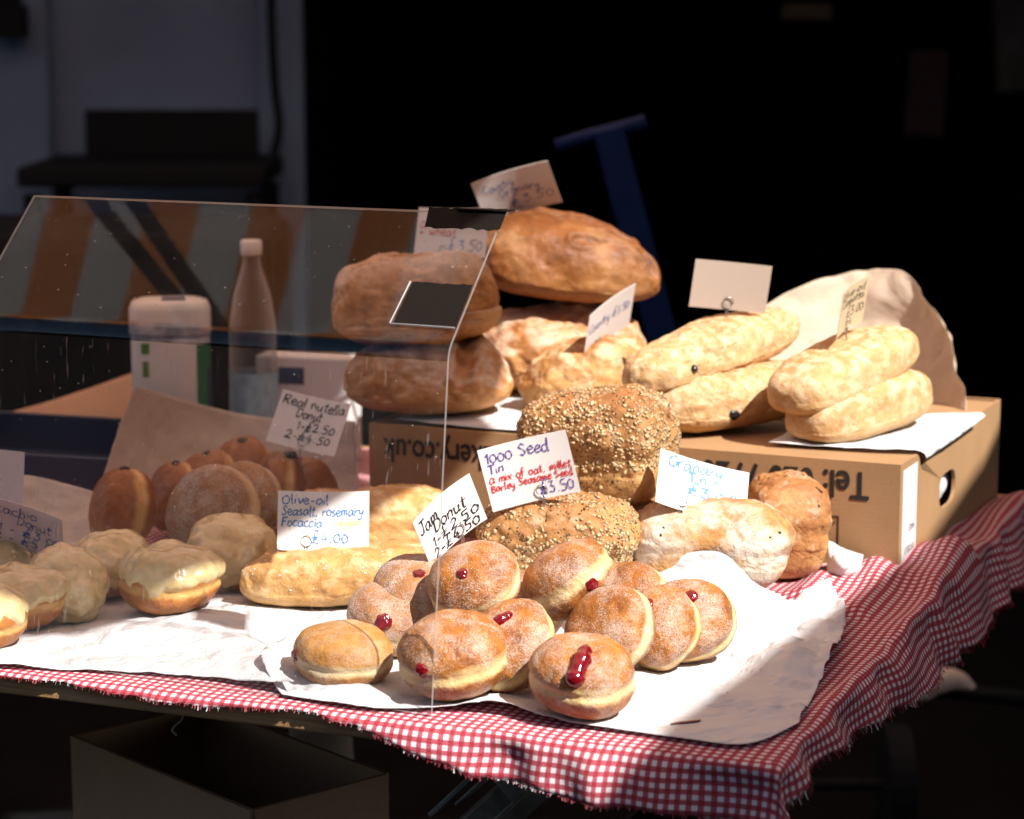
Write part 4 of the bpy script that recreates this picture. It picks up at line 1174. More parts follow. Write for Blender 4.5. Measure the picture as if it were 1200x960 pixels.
sheet('tan_paper', [
  [at(100, 640, Y=2.66), at(200, 640, Y=2.76), at(310, 640, Y=2.80), at(418, 625, Y=2.78)],
  [at(112, 585, Y=2.74), at(205, 570, Y=2.86), at(310, 570, Y=2.90), at(418, 570, Y=2.82)],
  [at(138, 510, Y=2.78), at(220, 510, Y=2.90), at(310, 520, Y=2.93), at(419, 530, Y=2.84)],
  [at(162, 453, Y=2.80), at(235, 474, Y=2.91), at(315, 490, Y=2.94), at(420, 494, Y=2.85)]],
  80, 60, M['tanpaper'], 'tall tan paper sheet standing up behind the brown donuts', 'paper', crumple=.004, seed=41, fold=9, cellf=13, floor=.004)
sheet('tan_paper', [
  [at(-30, 650, Y=2.6), at(40, 650, Y=2.62), at(108, 650, Y=2.62)],
  [at(-25, 600, Y=2.64), at(40, 600, Y=2.66), at(112, 605, Y=2.65)],
  [at(-20, 562, Y=2.66), at(35, 557, Y=2.68), at(116, 578, Y=2.67)]],
  40, 30, M['tanpaper'], 'low tan paper flap standing behind the blank white card', 'paper', crumple=.003, seed=43, floor=.004)
# jam smear on the paper
sm = MB(); q0 = zz(790, 846, .0068); 
rows = [(786, 848, .001), (796, 846, .003), (806, 845, .0028), (816, 843.5, .0035), (820, 842, .001)]
P = [zz(a, b, .0078) for a, b, r_ in rows]; sm.tube(catmull(P, 5), list(np.interp(np.linspace(0, 1, 21), np.linspace(0, 1, 5), [r_ for a, b, r_ in rows])), 8)
for v in range(len(sm.v)): sm.v[v].z = T + .0072 + (sm.v[v].z - T - .0072) * .25
tag(sm.build('jam_smear', M['jam'], smooth=True), 'smear of red jam on the front of the greaseproof sheet', 'jam')

rnd = random.Random(77); cv, cf = [], []
for k in range(150):
    a_ = rnd.gauss(0, 1); b_ = rnd.gauss(0, 1)
    q = zz(690 + a_ * 85, 797 + b_ * 14, .011); r_ = rnd.choice((.0004, .0005, .0006, .0011))
    if rnd.random() < .3: q = zz(800 + a_ * 40, 765 + b_ * 12, .011)
    base = len(cv); z0 = T + .0085
    for d in ((1, 0, 0), (-1, 0, 0), (0, 1, 0), (0, -1, 0), (0, 0, 1), (0, 0, -1)): cv.append(V3((q.x, q.y, z0)) + V3(d) * r_ * rnd.uniform(.6, 1.3))
    for f_ in ((0, 2, 4), (2, 1, 4), (1, 3, 4), (3, 0, 4), (2, 0, 5), (1, 2, 5), (3, 1, 5), (0, 3, 5)): cf.append(tuple(base + i for i in f_))
cr_ = link('bread_crumbs', mesh('bread_crumbs', cv, cf), M['palejam'], smooth=False); tag(cr_, 'loose crumbs and sugar scattered on the white greaseproof sheets', 'crumbs', None, 'stuff')

# ================================================================== JAM DONUTS
donut('front jam donut with a long squirt of jam down its top', 682, 796, .036, (.03, .16, 1), 1.3, rad=.0475, hh=.0315, low=.006, spin=40,
      jamchain=([(-.14, .86, .20), (-.08, .80, .40), (.0, .70, .62), (.07, .60, .85)], [.0088, .0084, .0066, .0055]))
donut('jam donut half behind the corner of the clear guard, jam low on its side', 533, 782, .036, (-.12, .20, .97), 2.7, Y=2.021, rad=.0478, hh=.031, low=.006, jam=(-.55, .8, -.05), jr=.0065, spin=10)
donut('jam donut leaning between the two front ones with red jam on its upper rim', 598, 758, .043, (-.50, .50, .75), 3.1, rad=.0435, hh=.030, low=.006, jamchain=([(-.42, .42, .85), (-.25, .36, .95), (-.08, .30, 1)], [.0058, .0066, .0050]))
donut('upper jam donut beside the jam price card, dark jam dot at its left', 557, 684, .080, (-.30, .50, .80), 4.4, rad=.0405, hh=.031, jam=(-.35, .80, .48), jr=.0055)
donut('topmost jam donut of the heap, jam dot on its right cheek', 667, 679, .080, (-.52, -.02, .85), 5.2, rad=.0445, hh=.032, jam=(.42, .86, .10), jr=.0062, spin=25)
donut('jam donut standing on edge just behind the front one', 713, 752, .040, (-.62, .62, .50), 6.6, rad=.0415, hh=.030, low=.006)
donut('second jam donut from the right, standing on edge, jam at its top left', 773, 741, .040, (-.40, .75, .52), 7.9, rad=.0390, hh=.029, low=.006, jam=(-.40, .35, .85), jr=.0060)
donut('rightmost jam donut with a round dark jam dot near its top', 810, 731, .041, (-.25, .80, .55), 8.3, rad=.0400, hh=.029, low=.006, jam=(-.06, .50, .86), jr=.0068)
donut('far jam donut hidden behind the heap, only its sugared back showing', 735, 705, .040, (-.55, .50, .60), 9.1, rad=.040, hh=.028, low=.006)
donut('golden jam donut lying alone left of the guard corner', 402, 768, .035, (.06, .12, .98), 10.4, 'palejam', Y=2.066, rad=.0435, hh=.028, low=.004, jam=(-.97, .25, .05), jr=.006, spin=70)
donut('sugared jam donut behind glass with jam on its front, next to the golden one', 458, 728, .036, (.2, .35, .9), 11.8, mat='sugardonut', rad=.042, hh=.028, low=.006, jam=(-.12, .96, .12), jr=.008)
donut('sugared jam donut behind glass under the jam price card', 494, 694, .058, (.0, .4, .9), 12.6, mat='sugardonut', rad=.042, hh=.030, jam=(-.05, .62, .75), jr=.006)
# hidden supports of the heap: the lower donuts the upper ones lie on
donut('jam donut buried in the heap beneath the topmost pair', 610, 714, .036, (.1, .2, 1), 13.2, rad=.043, hh=.030, low=.006)

# ================================================================== BROWN DONUTS
BG = 'dark brown filled donuts in two rows'
bd = dict(name='brown_donut', group=BG, mat='browndonut', fill='chocolate_filling', fillmat='choc')
donut('largest plain brown donut at the left front, dark filling dot on top', 143, 603, .048, (-.75, .55, .25), 21.1, rad=.046, hh=.033, low=.006, jam=(.1, .05, 1), jr=.0055, Y=2.58, **bd)
donut('brown donut second in the row behind the largest one', 203, 583, .05, (-.75, .5, .3), 22.1, rad=.041, hh=.029, jam=(.1, .05, 1), jr=.0045, Y=2.66, **bd)
donut('brown donut third in the row, mostly hidden', 243, 565, .05, (-.6, .5, .5), 23.1, rad=.041, hh=.028, jam=(.0, .05, 1), jr=.0045, Y=2.74, **bd)
donut('brown donut furthest back against the tan paper', 282, 550, .055, (-.5, .45, .6), 24.1, rad=.042, hh=.028, jam=(.1, .2, 1), jr=.006, Y=2.82, **bd)
bs = dict(bd); bs['mat'] = 'sugardonut'
donut('large sugar coated brown donut standing on edge, front row', 250, 612, .055, (-.35, .85, .25), 25.1, rad=.051, hh=.030, low=.008, Y=2.52, **bs)
donut('sugar coated brown donut behind the large sugared one', 288, 588, .058, (-.3, .85, .3), 26.1, rad=.044, hh=.030, Y=2.60, **bs)
donut('brown donut split by a dark filling line, left of a pair behind the focaccia card', 325, 574, .06, (-.85, .3, .2), 27.1, rad=.042, hh=.028, jam=(.35, .1, 1), jr=.009, Y=2.68, **bd)
donut('brown donut at the right end of the back row under the blank tan paper', 362, 577, .06, (.75, .4, .3), 28.1, rad=.042, hh=.030, jam=(-.35, .1, 1), jr=.007, Y=2.72, **bd)

# ================================================================== ICED DONUTS
iced_donut('pistachio iced donut at the front with a bright lit right end', 200, 686, .034, (.04, .10, 1), 31.1, rad=.0485, hh=.031, low=.008, drip=.05)
iced_donut('pistachio iced donut behind the front one, left of it', 128, 664, .034, (-.1, .15, 1), 32.1, rad=.045, low=.006, drip=-.35, spin=50)
iced_donut('pistachio iced donut next to the focaccia card, icing folded down its side', 274, 657, .034, (.25, .35, .9), 33.1, rad=.044, hh=.034, low=.006, drip=-.55)
iced_donut('pistachio iced donut tipped over below the pistachio card', 78, 684, .04, (.35, .45, .8), 34.1, rad=.042, hh=.031, low=.006, drip=-.5, spin=20)
iced_donut('pistachio iced donut near the picture edge, golden side facing out', 22, 702, .034, (-.04, .10, 1), 35.1, rad=.043, hh=.031, low=.006, drip=.15)
iced_donut('pistachio iced donut cut by the picture edge at the front', -14, 723, .034, (.0, .10, 1), 36.1, rad=.04, hh=.029, low=.006, drip=.3)
iced_donut('pistachio iced donut behind the pistachio card stem', 2, 660, .034, (.0, .2, 1), 37.1, rad=.044, hh=.031, low=.006, drip=-.1)

# ================================================================== LOAVES
G1 = 'dark country loaves stacked on the carton'
b3 = loaf('country_loaf', 'floured country loaf lying beneath the dark granary loaf', M['floury'], at(655, 416, Y=2.93), (.215, .16, .104), orient(6, 0), 51, n=2.3, amp=.010, bot=.55, rough=.0007, slashes=((-.6, .1, .4, -.15, .09, .007), (.2, -.7, .7, -.2, .08, .005)), skew=-.06, group=G1)
b2 = loaf('country_loaf', 'big dark brown country granary loaf on top of the stack, blunt left end', M['country'], at(664, 322, Y=2.93), (.226, .16, .096), orient(-6, -7), 52, n=2.5, amp=.0055, bot=.42, skew=-.20, rough=.0002, wrinkle=.0005, slashes=((-.75, .30, .55, .1, .08, .011), (-.9, -.2, -.45, .25, .08, .008), (.1, -.75, .85, -.3, .05, .006)), group=G1)
b5 = loaf('country_loaf', 'floury brown country loaf seen through the guard, lower of two', M['floury'], at(502, 458, Y=2.77), (.198, .14, .088), orient(12, 0), 53, n=2.4, amp=.008, bot=.5, rough=.0007, skew=.05, group=G1, slashes=((.30, -.9, .55, .6, .10, .008), (-.6, -.3, .1, -.1, .08, .004)))
b4 = loaf('country_loaf', 'floury country loaf with bare brown sides, upper of two behind the guard', M['floury'], at(487, 363, Y=2.78), (.196, .145, .104), orient(12, 3), 54, n=2.7, amp=.009, bot=.6, rough=.0007, group=G1, slashes=((-.85, -.95, .25, -.95, .42, .004), (.6, -1.0, 1.0, -.5, .3, .005), (-.3, .0, .3, .1, .06, .005)))
b6 = loaf('country_loaf', 'pale wheat loaf speared by a sideways card, lit by sun', M['pale_loaf'], at(692, 452, Y=2.80), (.17, .11, .088), orient(24, 5), 55, n=2.2, amp=.008, bot=.6, rough=.0009, slashes=((-.6, .1, .5, -.1, .10, .008),))
drop(b3, .127); drop(b5, .127)
G2 = 'olive ciabattas in a pair'
b13 = loaf('olive_ciabatta', 'lower olive ciabatta with one black olive in its side', M['olive'], at(858, 486, Y=2.69), (.225, .10, .070), orient(32, 3), 56, n=2.6, amp=.005, bot=.7, group=G2, wrinkle=.002, rough=.0005)
b12 = loaf('olive_ciabatta', 'upper olive ciabatta carrying the blank plastic sleeve', M['olive'], at(835, 414, Y=2.70), (.242, .088, .064), orient(34, 12), 57, n=2.5, amp=.005, bot=.75, group=G2, wrinkle=.002, rough=.0005, skew=-.03)
drop(b13, .125)
G3 = 'plain ciabattas in a pair'
b15 = loaf('ciabatta', 'lower plain ciabatta at the right end of the carton', M['ciabatta'], at(1008, 494, Y=2.64), (.215, .092, .064), orient(46, 4), 58, n=3.2, amp=.0025, bot=.7, group=G3, taper=.10, rough=.0003, wrinkle=.0012)
b14 = loaf('ciabatta', 'upper plain ciabatta with the cream ciabatta card in it', M['ciabatta'], at(991, 436, Y=2.64), (.225, .094, .060), orient(46, 11), 59, n=3.0, amp=.0025, bot=.7, group=G3, taper=.08, skew=-.05, rough=.0003, wrinkle=.0012)
drop(b15, .125)
def studs(o, dirs, r):
    for d in dirs:
        p, nn = hit(o, o.rotation_euler.to_matrix().transposed() @ V3((d[0], -d[1], d[2])))
        blob_chain('black_olive', [p - nn * r * .1], [r], M['oliveskin'], o, 3.3, nn)
studs(b13, [(-.05, .95, -.12), (-.7, .6, -.5)], .0062); studs(b12, [(-.35, .95, -.1), (-.6, .8, -.75)], .0045)

tin = dict(tin=.09, bot=.9, n=4.5, nz=3.2)
b8 = loaf('seeded_loaf', 'lower seeded tin loaf in front, crusted with oats', M['seeded'], at(655, 640, Y=2.40), (.170, .105, .104), orient(-10, 0), 61, amp=.0045, group='thousand seed tin loaves', slashes=((-.7, .25, .7, .15, .10, .005),), tin=.09, bot=.9, n=3.4, nz=2.6)
b9 = loaf('seeded_loaf', 'seeded tin loaf mostly hidden behind the granary tins', M['seeded'], at(758, 640, Y=2.50), (.150, .10, .098), orient(35, 0), 62, amp=.0045, group='thousand seed tin loaves', **tin)
b7 = loaf('seeded_loaf', 'top seeded tin loaf sitting up on two others, covered in oats and dark seeds', M['seeded'], at(702, 532, Y=2.49), (.162, .115, .126), orient(-24, 4), 63, amp=.006, rough=.0007, group='thousand seed tin loaves', slashes=((.1, .3, .8, .1, .08, .005),), tin=.05, bot=.85, n=6, nz=3.3)
drop(b8, .003); drop(b9, .003)
for o, s, k in ((b8, 1, 2300), (b9, 2, 800), (b7, 3, 2700)):
    flakes('oat_topping', o, k, -.012 if o is not b7 else -.01, s, 'oat', .0048, o, -.22)
    flakes('flake_topping', o, 130, -.05, s + 20, 'oat', .0078, o, -.3)
    flakes('seed_topping', o, int(k * .5), -.03, s + 9, 'darkseed', .0030, o, -.15)
b10 = loaf('granary_loaf', 'floured granary tin loaf carrying the granary price card', M['granary'], at(832, 650, Y=2.405), (.176, .10, .098), orient(-8, 0), 87.3, amp=.0016, group='granary tin loaves', slashes=((-.85, -.10, .9, -.20, .34, -.001),), torn=.002, rough=.0006, tin=.06, bot=.9, n=3.2, nz=2.6)
b11 = loaf('granary_loaf', 'brown granary tin loaf end on, beside the carton', M['granary2'], at(922, 628, Y=2.475), (.086, .10, .110), orient(10, 0), 65, amp=.004, group='granary tin loaves', slashes=((-.5, .1, .5, .1, .45, -.001),), torn=.0022, rough=.0006, tin=.08, bot=.95, n=3.4, nz=2.8)
drop(b10, .003); drop(b11, .003)
for o, s in ((b10, 5), (b11, 6)): flakes('grain_topping', o, 60, .02, s, 'darkseed', .0042, o, .1)
f1 = loaf('focaccia', 'front focaccia bar with sea salt and rosemary, brightly lit', M['focaccia'], at(412, 692, Y=2.36), (.225, .10, .056), orient(14, 0), 66, n=3.0, amp=.006, bot=.8, group='focaccia bars', wrinkle=.002, rough=.0006)
f2 = loaf('focaccia', 'rear focaccia bar half hidden by its own price card', M['focaccia'], at(432, 618, Y=2.56), (.200, .10, .075), orient(14, 0), 67, n=3.0, amp=.004, bot=.8, group='focaccia bars', wrinkle=.002)
drop(f1, .006); drop(f2, .004)
def grains(o, count, seed, mat, size):
    flakes('salt_topping', o, count, .0, seed, mat, size, o)
M['salt'] = simple('sea_salt', c(.85, .84, .82), .3)
grains(f1, 90, 4, 'salt', .003)

# ================================================================== CLEAR GUARD
GB = at(505, 838, z=.004)
def ray_plane(px, py, p0, nrm):
    cam = V3((0, 0, T + HC)); d = at(px, py, Y=1.0) - cam
    return cam + d * ((p0 - cam).dot(nrm) / d.dot(nrm))
pb = ray_plane(525, 410, GB, U2); pt = ray_plane(590, 250, GB, U2)
def gl(p): q = p - GB; return (q.dot(W2), q.z)
B_, T_ = gl(pb), gl(pt)
# length from the top-left corner: walk along the top edge
best = min((abs((lambda s: ((s.x / (s.y * CP - (s.z - T - HC) * SP)) * FPX + 600) - 40)(pt - U2 * l)), l) for l in np.linspace(.3, 1.0, 700)); GL_ = best[1]
th = .003
bend = V3((B_[0], B_[1], 0)); d0 = (V3((0, 0, 0)) - bend).normalized(); d1 = (V3((T_[0], T_[1], 0)) - bend).normalized()
rr_ = .010; pa, pc = bend + d0 * rr_, bend + d1 * rr_
prof = [V3((0, 0, 0)), V3((0, 0, 0)).lerp(pa, .5), V3((0, 0, 0)).lerp(pa, .985), V3((0, 0, 0)).lerp(pa, .993)] + [pa * (1-t)**2 + bend * 2 * t * (1-t) + pc * t * t for t in np.linspace(0, 1, 10)] + [pc.lerp(V3((T_[0], T_[1], 0)), q) for q in (.015, .03, .5)] + [V3((T_[0], T_[1], 0))]
gd = thing('clear_guard', 'clear scratched acrylic sneeze guard with a sloped top over the donuts', 'sneeze guard', GB, Matrix.Rotation(-YAW, 3, 'Z'))
vv, ff, mi = [], [], []
npf = len(prof); NX = 24
nrm = []
for i in range(npf):
    t = (prof[min(i+1, npf-1)] - prof[max(i-1, 0)]).normalized(); nrm.append(V3((t.y, -t.x, 0)))   # away from the viewer side
for s in (0, 1):
    for i, p in enumerate(prof):
        q = p + nrm[i] * th * s
        for x in range(NX + 1): vv.append((-GL_ * x / NX, q.x, q.y))
W_ = NX + 1; N_ = npf * W_
for i in range(npf - 1):
    for x in range(NX):
        q = i * W_ + x; ff.append((q, q+1, q+W_+1, q+W_)); ff.append((N_+q+W_, N_+q+W_+1, N_+q+1, N_+q)); mi += [2, 2] if 4 <= i <= 12 else [0, 0]
nb = 2 * N_; vv += vv[:nb]
for i in range(npf - 1):
    for x, fl in ((0, 0), (NX, 1)):
        q = nb + i * W_ + x; f_ = (q, q+W_, N_+q+W_, N_+q); ff.append(f_ if not fl else f_[::-1]); mi.append(1)
for x in range(NX):
    q = nb + x; ff.append((q+1, q, N_+q, N_+q+1)); q = nb + (npf-1)*W_+x; ff.append((q, q+1, N_+q+1, N_+q)); mi += [1, 1]
me = mesh('acrylic_sheet', vv, ff, mi); go = link('acrylic_sheet', me, [M['acrylic'], M['acrylic_edge'], M['acrylic_bend']], gd)
for p_ in me.polygons: p_.use_smooth = p_.material_index != 1
# tape: local x along the length, s along the slope
sl = (V3((T_[0], T_[1], 0)) - pc); sl_n = sl.normalized(); fn = V3((-sl_n.y, sl_n.x, 0))
def on_slope(x, s, off):
    p = pc + sl * s + fn * off
    return V3((x, p.x, p.y))
def tape(corners, jag_, seed, edge=False):
    rnd = random.Random(seed); n = 14; top, botm = [], []
    (xa, sa), (xb, sb), (xc, sc2), (xd, sd2) = corners   # tl tr br bl
    v = []; f = []
    for k in range(2):
        for i in range(n + 1):
            t = i / n; j1 = rnd.uniform(-jag_, jag_); j2 = rnd.uniform(-jag_, jag_)
            v.append(on_slope(xa + (xb - xa) * t, sa + (sb - sa) * t + j1, .0006 + .0006 * k)); v.append(on_slope(xd + (xc - xd) * t, sd2 + (sc2 - sd2) * t + j2, .0006 + .0006 * k))
    m_ = 2 * (n + 1)
    for i in range(n):
        q = 2 * i; f.append((q+1, q+3, q+2, q)); f.append((m_+q, m_+q+2, m_+q+3, m_+q+1)); f.append((q, q+2, m_+q+2, m_+q)); f.append((q+3, q+1, m_+q+1, m_+q+3))
    f.append((0, m_, m_+1, 1)); f.append((2*n+1, m_+2*n+1, m_+2*n, 2*n))
    o = link('tape', mesh('tape', v, f), M['tape'], gd, smooth=False); return o
tape([(-.073, 1.02), (.003, 1.02), (.003, .86), (-.069, .86)], .012, 3)
tape([(-.058, .42), (-.001, .42), (-.001, .10), (-.060, .10)], .006, 4)
m = MB(); m.tube([on_slope(-.060, .42, .0016), on_slope(-.0625, .09, .0016), on_slope(-.001, .085, .0016)], .0009, 5); m.build('tape_edge', M['tape_edge'], gd)
m = MB(); tp_ = on_slope(.001, 1.0, 0); m.quad_box(tp_ + V3((-.02, .003, .0022)), (.05, .012, .0012), None); m.build('tape', M['tape'], gd)

# two dark roof bars under the striped canopy, where the sloped panel mirrors them
sl3 = (-U2 * 0 + W2 * sl_n.x + V3((0, 0, sl_n.y))); pn = U2.cross(sl3).normalized()
def mirrored(px, py, zc):
    p = ray_plane(px, py, pt, pn); cam_ = V3((0, 0, T + HC)); d = (p - cam_).normalized(); r = d - pn * 2 * d.dot(pn)
    return p + r * ((zc - p.z) / r.z)
for (xa, ya, xb, yb, zc) in ((112, 236, 205, 350, T + Hc - .05), (158, 236, 232, 345, T + Hc - .06)):
    A_, Bb = mirrored(xa, ya, zc), mirrored(xb, yb, zc); d_ = (Bb - A_).normalized()
    m = MB(); m.tube([A_ - d_ * .55 - can.location, Bb + d_ * .12 - can.location], .013, 10); m.build('frame_bar', M['canopy_bar'], can, smooth=True)

# ================================================================== PRICE CARDS
price_card('cream price card for country granary on the top loaf', (552, 216), (641, 190), (570, 260), 2.93, 1.42, 1, {'inkblue': [('Country', .10, .50, .33, .13), ('Granary', .27, .80, .52, .13), ('L3.50', .38, .95, .78, .17)]}, seed=1, clipx=-.05, stem=.02)
price_card('price card in red and blue behind the taped guard corner', (491, 242), (575, 244), (485, 302), 2.80, 1.4, 1, {'inkred': [('A', .04, .14, .43, .15), ('+ wheat', .04, .55, .56, .14)], 'inkblue': [('L3.50', .45, .95, .86, .20)]}, seed=2, clipx=-.1, stem=.03)
price_card('white card for real hazelnut chocolate donuts in black ink above the brown donuts', (330, 456), (413, 474), (311, 518), 2.66, 1.3, 1, {'inkblack': [('Real nutella', .05, .96, .24, .14), ('Donut', .28, .66, .43, .14), ('1-L2.50', .34, .90, .64, .14), ('2-L4.50', .22, .88, .84, .14)]}, seed=3, clipx=.0, stem=.05, pen=.0017)
price_card('white card in light blue ink stuck into the front focaccia', (324, 575), (433, 576), (325, 645), 2.36, 1.48, -1, {'inklight': [('Olive-oil', .04, .56, .22, .13), ('Seasalt, rosemary', .04, .94, .41, .13), ('Focaccia.', .04, .52, .60, .13), ('L4.00', .36, .78, .87, .17)], 'inkyellow': [('vegan', .62, .92, .58, .10)]}, seed=4, clipx=-.18, stem=.016, pen=.0014)
price_card('white card in black ink for jam donuts beside the guard edge', (482, 610), (548, 553), (503, 666), 2.20, 1.42, -1, {'inkblack': [('Jam', .04, .40, .36, .20), ('Donut', .26, .82, .52, .19), ('1-L2.50', .16, .96, .74, .17), ('2-L4.50', .12, .92, .95, .17)]}, seed=5, clip=True, clipx=.1, stem=.02, pen=.0017, bend=.005)
price_card('white card in purple and red ink for the thousand seed loaves', (558, 527), (663, 502), (577, 601), 2.36, 1.36, 1, {'inkpurple': [('1000 Seed', .05, .78, .25, .15), ('Tin', .05, .24, .42, .12), ('L3.50', .56, .96, .92, .17)], 'inkred': [('A mix of oat, millet', .04, .97, .57, .10), ('Barley Seasame Seed', .04, .97, .70, .09)]}, seed=6, clipx=.08, stem=.02, pen=.0014)
price_card('white card in light blue ink on the floured granary loaf', (773, 526), (881, 556), (764, 588), 2.40, 1.55, -1, {'inklight': [('Granary', .10, .72, .24, .17), ('Tin', .34, .56, .42, .14), ('L3.00', .34, .90, .66, .17)]}, seed=7, clipx=-.20, stem=.012, pen=.0023)
price_card('cream ciabatta card turned almost edge on in the upper plain ciabatta', (981, 345), (1020, 321), (975, 399), 2.63, 1.25, -1, {'inkblack': [('Olive-oil', .06, .92, .24, .12), ('Ciabatta', .12, .92, .42, .12), ('L3.00', .40, .96, .70, .19)]}, seed=8, clipx=.0, stem=.02, cardmat='cream_card')
price_card('country loaf card seen edge on in the pale wheat loaf', (688, 372), (744, 331), (682, 420), 2.78, 1.3, -1, {'inkblue': [('Country L3.50', .06, .94, .5, .17)]}, seed=9, clipx=-.2, stem=.02, bend=.003)
price_card('white card in blue ink for pistachio donuts, cut by the picture edge', (-30, 575), (82, 606), (-36, 632), 2.36, 1.6, 1, {'inkblue': [('Pistachio', .05, .70, .27, .15), ('Donut', .45, .86, .46, .15), ('1 - L3.00', .24, .98, .66, .15), ('2 - L5.50', .20, .94, .86, .15)]}, seed=10, clipx=.12, stem=.02, pen=.0014)
price_card('blank white card behind the pistachio card', (-60, 522), (32, 529), (-64, 583), 2.50, 1.5, 1, {}, seed=11, clip=False, name='blank_card', group=None)
bc = price_card('blank clear plastic sleeve on a wire clip in the upper olive ciabatta', (814, 304), (905, 312), (807, 359), 2.70, 1.6, -1, {}, seed=12, clipx=.0, stem=.02, cardmat='sleeve', bend=.0015, name='card_sleeve', group=None, cat='card sleeve')

# ================================================================== BEHIND THE GUARD
def patch(prof, a0, a1, z0, z1, pw, sx, sy, off, n=16):
    zs = np.linspace(z0, z1, 6); rz = np.array([q[1] for q in prof]); rv = np.array([q[0] for q in prof]); v = []; f = []
    for z in zs:
        r = float(np.interp(z, rz, rv)) + off
        for k in range(n + 1):
            q = a0 + (a1 - a0) * k / n; c_, d_ = math.cos(q), math.sin(q); g = (abs(c_)**pw + abs(d_)**pw) ** (-1 / pw)
            v.append((r * c_ * g * sx, r * d_ * g * sy, z))
    for j in range(5):
        for k in range(n): q = j*(n+1)+k; f.append((q, q+1, q+n+2, q+n+1))
    return v, f
p = at(205, 618, Y=3.06); z0 = .003; hj = at(205, 350, Y=3.06).z - T - z0
tub = thing('wipes_tub', 'white plastic tub with green print standing behind the guard', 'tub', V3((p.x, 3.06, T + z0)), (0, 0, R(8)))
pj = [(.0, 0), (.045, .0005), (.049, .006), (.049, hj - .05), (.0475, hj - .045)]
m = MB(); m.lathe(pj, 48, pw=3, sx=1.02, sy=.8); m.build('body', M['tubplastic'], tub, smooth=True)
pl = [(.050, hj - .0448), (.0508, hj - .04), (.0505, hj - .012), (.047, hj - .003), (.038, hj)]
m = MB(); m.lathe(pl, 48, pw=3, sx=1.02, sy=.8); ld = m.build('lid', M['tubplastic'], tub, smooth=True)
m = MB(); m.quad_box((.005, -.012, hj + .0015), (.03, .02, .004)); m.build('flap', M['greyprint'], ld, bevel=.001)
for a0, a1, z0_, z1_, mt in ((-2.28, -2.08, hj - .066, hj - .052, 'greenprint'), (-2.26, -2.1, hj - .095, hj - .075, 'greenprint'), (-2.24, -2.12, hj - .135, hj - .128, 'greenprint'), (-.95, -.1, hj - .19, hj - .055, 'darkgreen'), (-.62, -.1, hj - .16, hj - .085, 'navyprint')):
    v, f = patch(pj, a0, a1, z0_, z1_, 3, 1.02, .8, .0006 if mt != 'navyprint' else .0011); link('printed_label', mesh('printed_label', v, f), M[mt], tub)
p = at(300, 600, Y=3.10); hb = at(298, 284, Y=3.10).z - T
bo = thing('plastic_bottle', 'clear plastic drinks bottle with a pale blue label behind the guard', 'bottle', V3((p.x, 3.10, T + .003)))
pr = [(.0, 0), (.026, .0005), (.031, .006), (.031, hb * .3), (.030, hb * .35), (.031, hb * .4), (.0305, hb * .62), (.024, hb * .76), (.013, hb * .88), (.0115, hb * .92), (.0125, hb * .925), (.0125, hb * .94)]
m = MB(); m.lathe(pr, 36); m.build('body', M['pet'], bo, smooth=True)
m = MB(); m.lathe([(.0128, hb * .935), (.0138, hb * .94), (.0138, hb * .995), (.012, hb)], 28); m.build('cap', M['tubplastic'], bo, smooth=True)
v, f = patch(pr, -math.pi, math.pi - .001, hb * .12, hb * .42, 2, 1, 1, .0008, 40); link('label', mesh('label', v, f), M['bluelabel'], bo)
p = at(362, 470, Y=3.14)
pk = thing('paper_packet', 'white packet with a navy square leaning behind the country loaves', 'packet', V3((p.x, p.y, T + .003)), (0, 0, R(-14)))
hz_ = at(362, 418, Y=3.14).z - T
m = MB(); m.quad_box((0, 0, hz_ / 2), (.13, .05, hz_)); m.build('body', M['card'], pk, bevel=.003)
m = MB(); m.quad_box((-.015, -.0256, hz_ - .025), (.035, .0008, .022)); m.build('printed_square', M['navyprint'], pk)
p = at(60, 562, Y=3.02)
cb = thing('blue_crate', 'shallow dark blue plastic crate behind the donuts', 'crate', V3((p.x, p.y, T + .003)), (0, 0, R(-18)))
hc = at(60, 508, Y=3.02).z - T - .003
for (c0, s_) in (((0, -.13, hc / 2), (.36, .008, hc)), ((0, .13, hc / 2), (.36, .008, hc)), ((-.176, 0, hc / 2), (.008, .252, hc - .001)), ((.176, 0, hc / 2), (.008, .252, hc - .001)), ((0, 0, .004), (.344, .252, .006))):
    m = MB(); m.quad_box(c0, s_); m.build('panel', M['bluecrate'], cb, bevel=.002)
zt_ = hc + .005
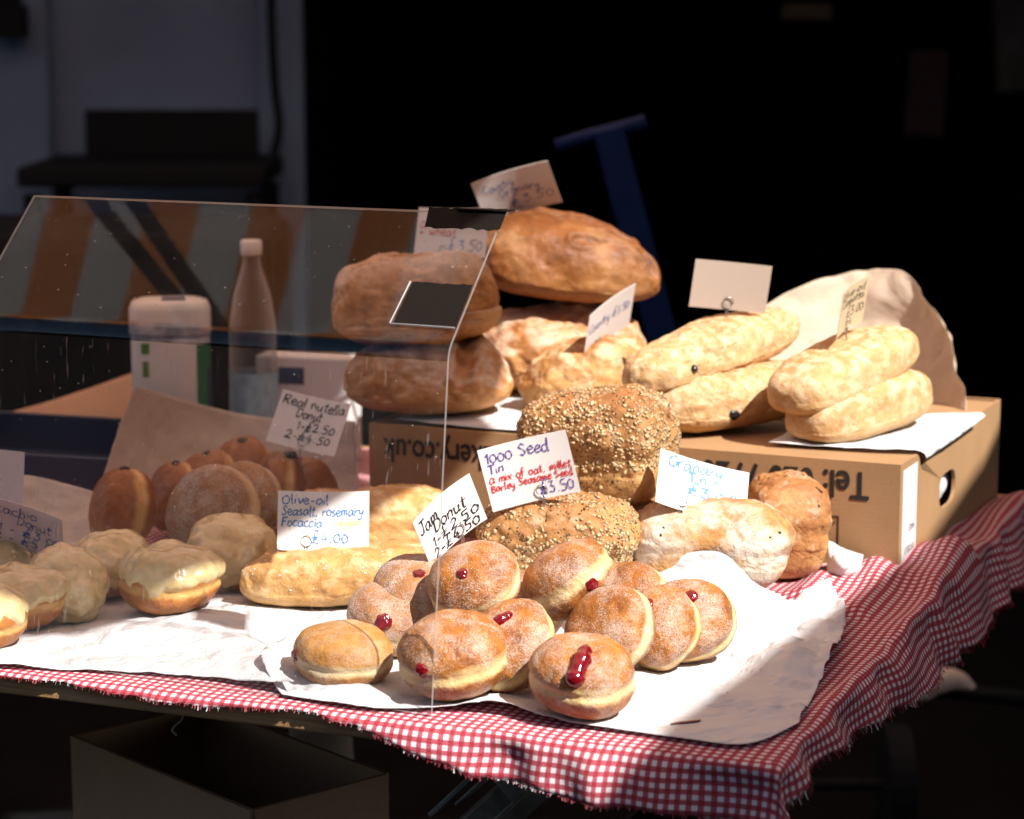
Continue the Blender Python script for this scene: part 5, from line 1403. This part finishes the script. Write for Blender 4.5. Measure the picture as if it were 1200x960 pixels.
sheet('cardboard_flap', [[at(-60, 518, Y=3.2), at(50, 518, Y=3.22), at(165, 518, Y=3.24)], [at(-60, 508, Y=3.22), at(50, 498, Y=3.24), at(165, 480, Y=3.26)], [at(-60, 500, Y=3.24), at(50, 474, Y=3.27), at(165, 434, Y=3.30)]],
      24, 16, M['carton_dark'], 'brown cardboard flap rising to a corner behind the blue crate', 'cardboard', crumple=.001, seed=51, thick=.004)

# ================================================================== LIGHT, CAMERA
w = bpy.data.worlds.new('World'); sc.world = w; w.use_nodes = True
nt = w.node_tree; nt.nodes.clear()
sky = nt.nodes.new('ShaderNodeTexSky'); sky.sky_type = 'NISHITA'; sky.sun_disc = False
el = math.asin(S.z); az = math.atan2(S.x, S.y)
sky.sun_elevation = el; sky.sun_rotation = az
bg = nt.nodes.new('ShaderNodeBackground'); bg.inputs[1].default_value = .05
wo = nt.nodes.new('ShaderNodeOutputWorld'); nt.links.new(sky.outputs[0], bg.inputs[0]); nt.links.new(bg.outputs[0], wo.inputs[0])
ld = bpy.data.lights.new('sun', 'SUN'); ld.energy = 5.0; ld.angle = R(.55); ld.color = (1, .955, .90)
so = bpy.data.objects.new('sun', ld); COL.objects.link(so); so.location = S * 20
so.rotation_euler = V3((0, 0, 1)).rotation_difference(S).to_euler()
cam = bpy.data.cameras.new('camera'); co = bpy.data.objects.new('camera', cam); COL.objects.link(co)
co.location = (0, 0, T + HC); co.rotation_euler = (math.pi / 2 - PITCH, 0, 0)
cam.lens = 85; cam.sensor_width = 36; cam.sensor_fit = 'HORIZONTAL'; cam.clip_start = .05; cam.clip_end = 300
cam.dof.use_dof = True; cam.dof.focus_distance = 2.22; cam.dof.aperture_fstop = 6.0; cam.dof.aperture_blades = 9
sc.camera = co
sc.view_settings.view_transform = 'Standard'; sc.view_settings.look = 'None'; sc.view_settings.gamma = 1; sc.view_settings.use_curve_mapping = False
sc.view_settings.exposure = .97
sc.render.engine = 'CYCLES'; sc.cycles.use_denoising = True
sc.cycles.max_bounces = 12; sc.cycles.transparent_max_bounces = 24; sc.cycles.caustics_reflective = False; sc.cycles.caustics_refractive = False
sc.cycles.sample_clamp_indirect = 4
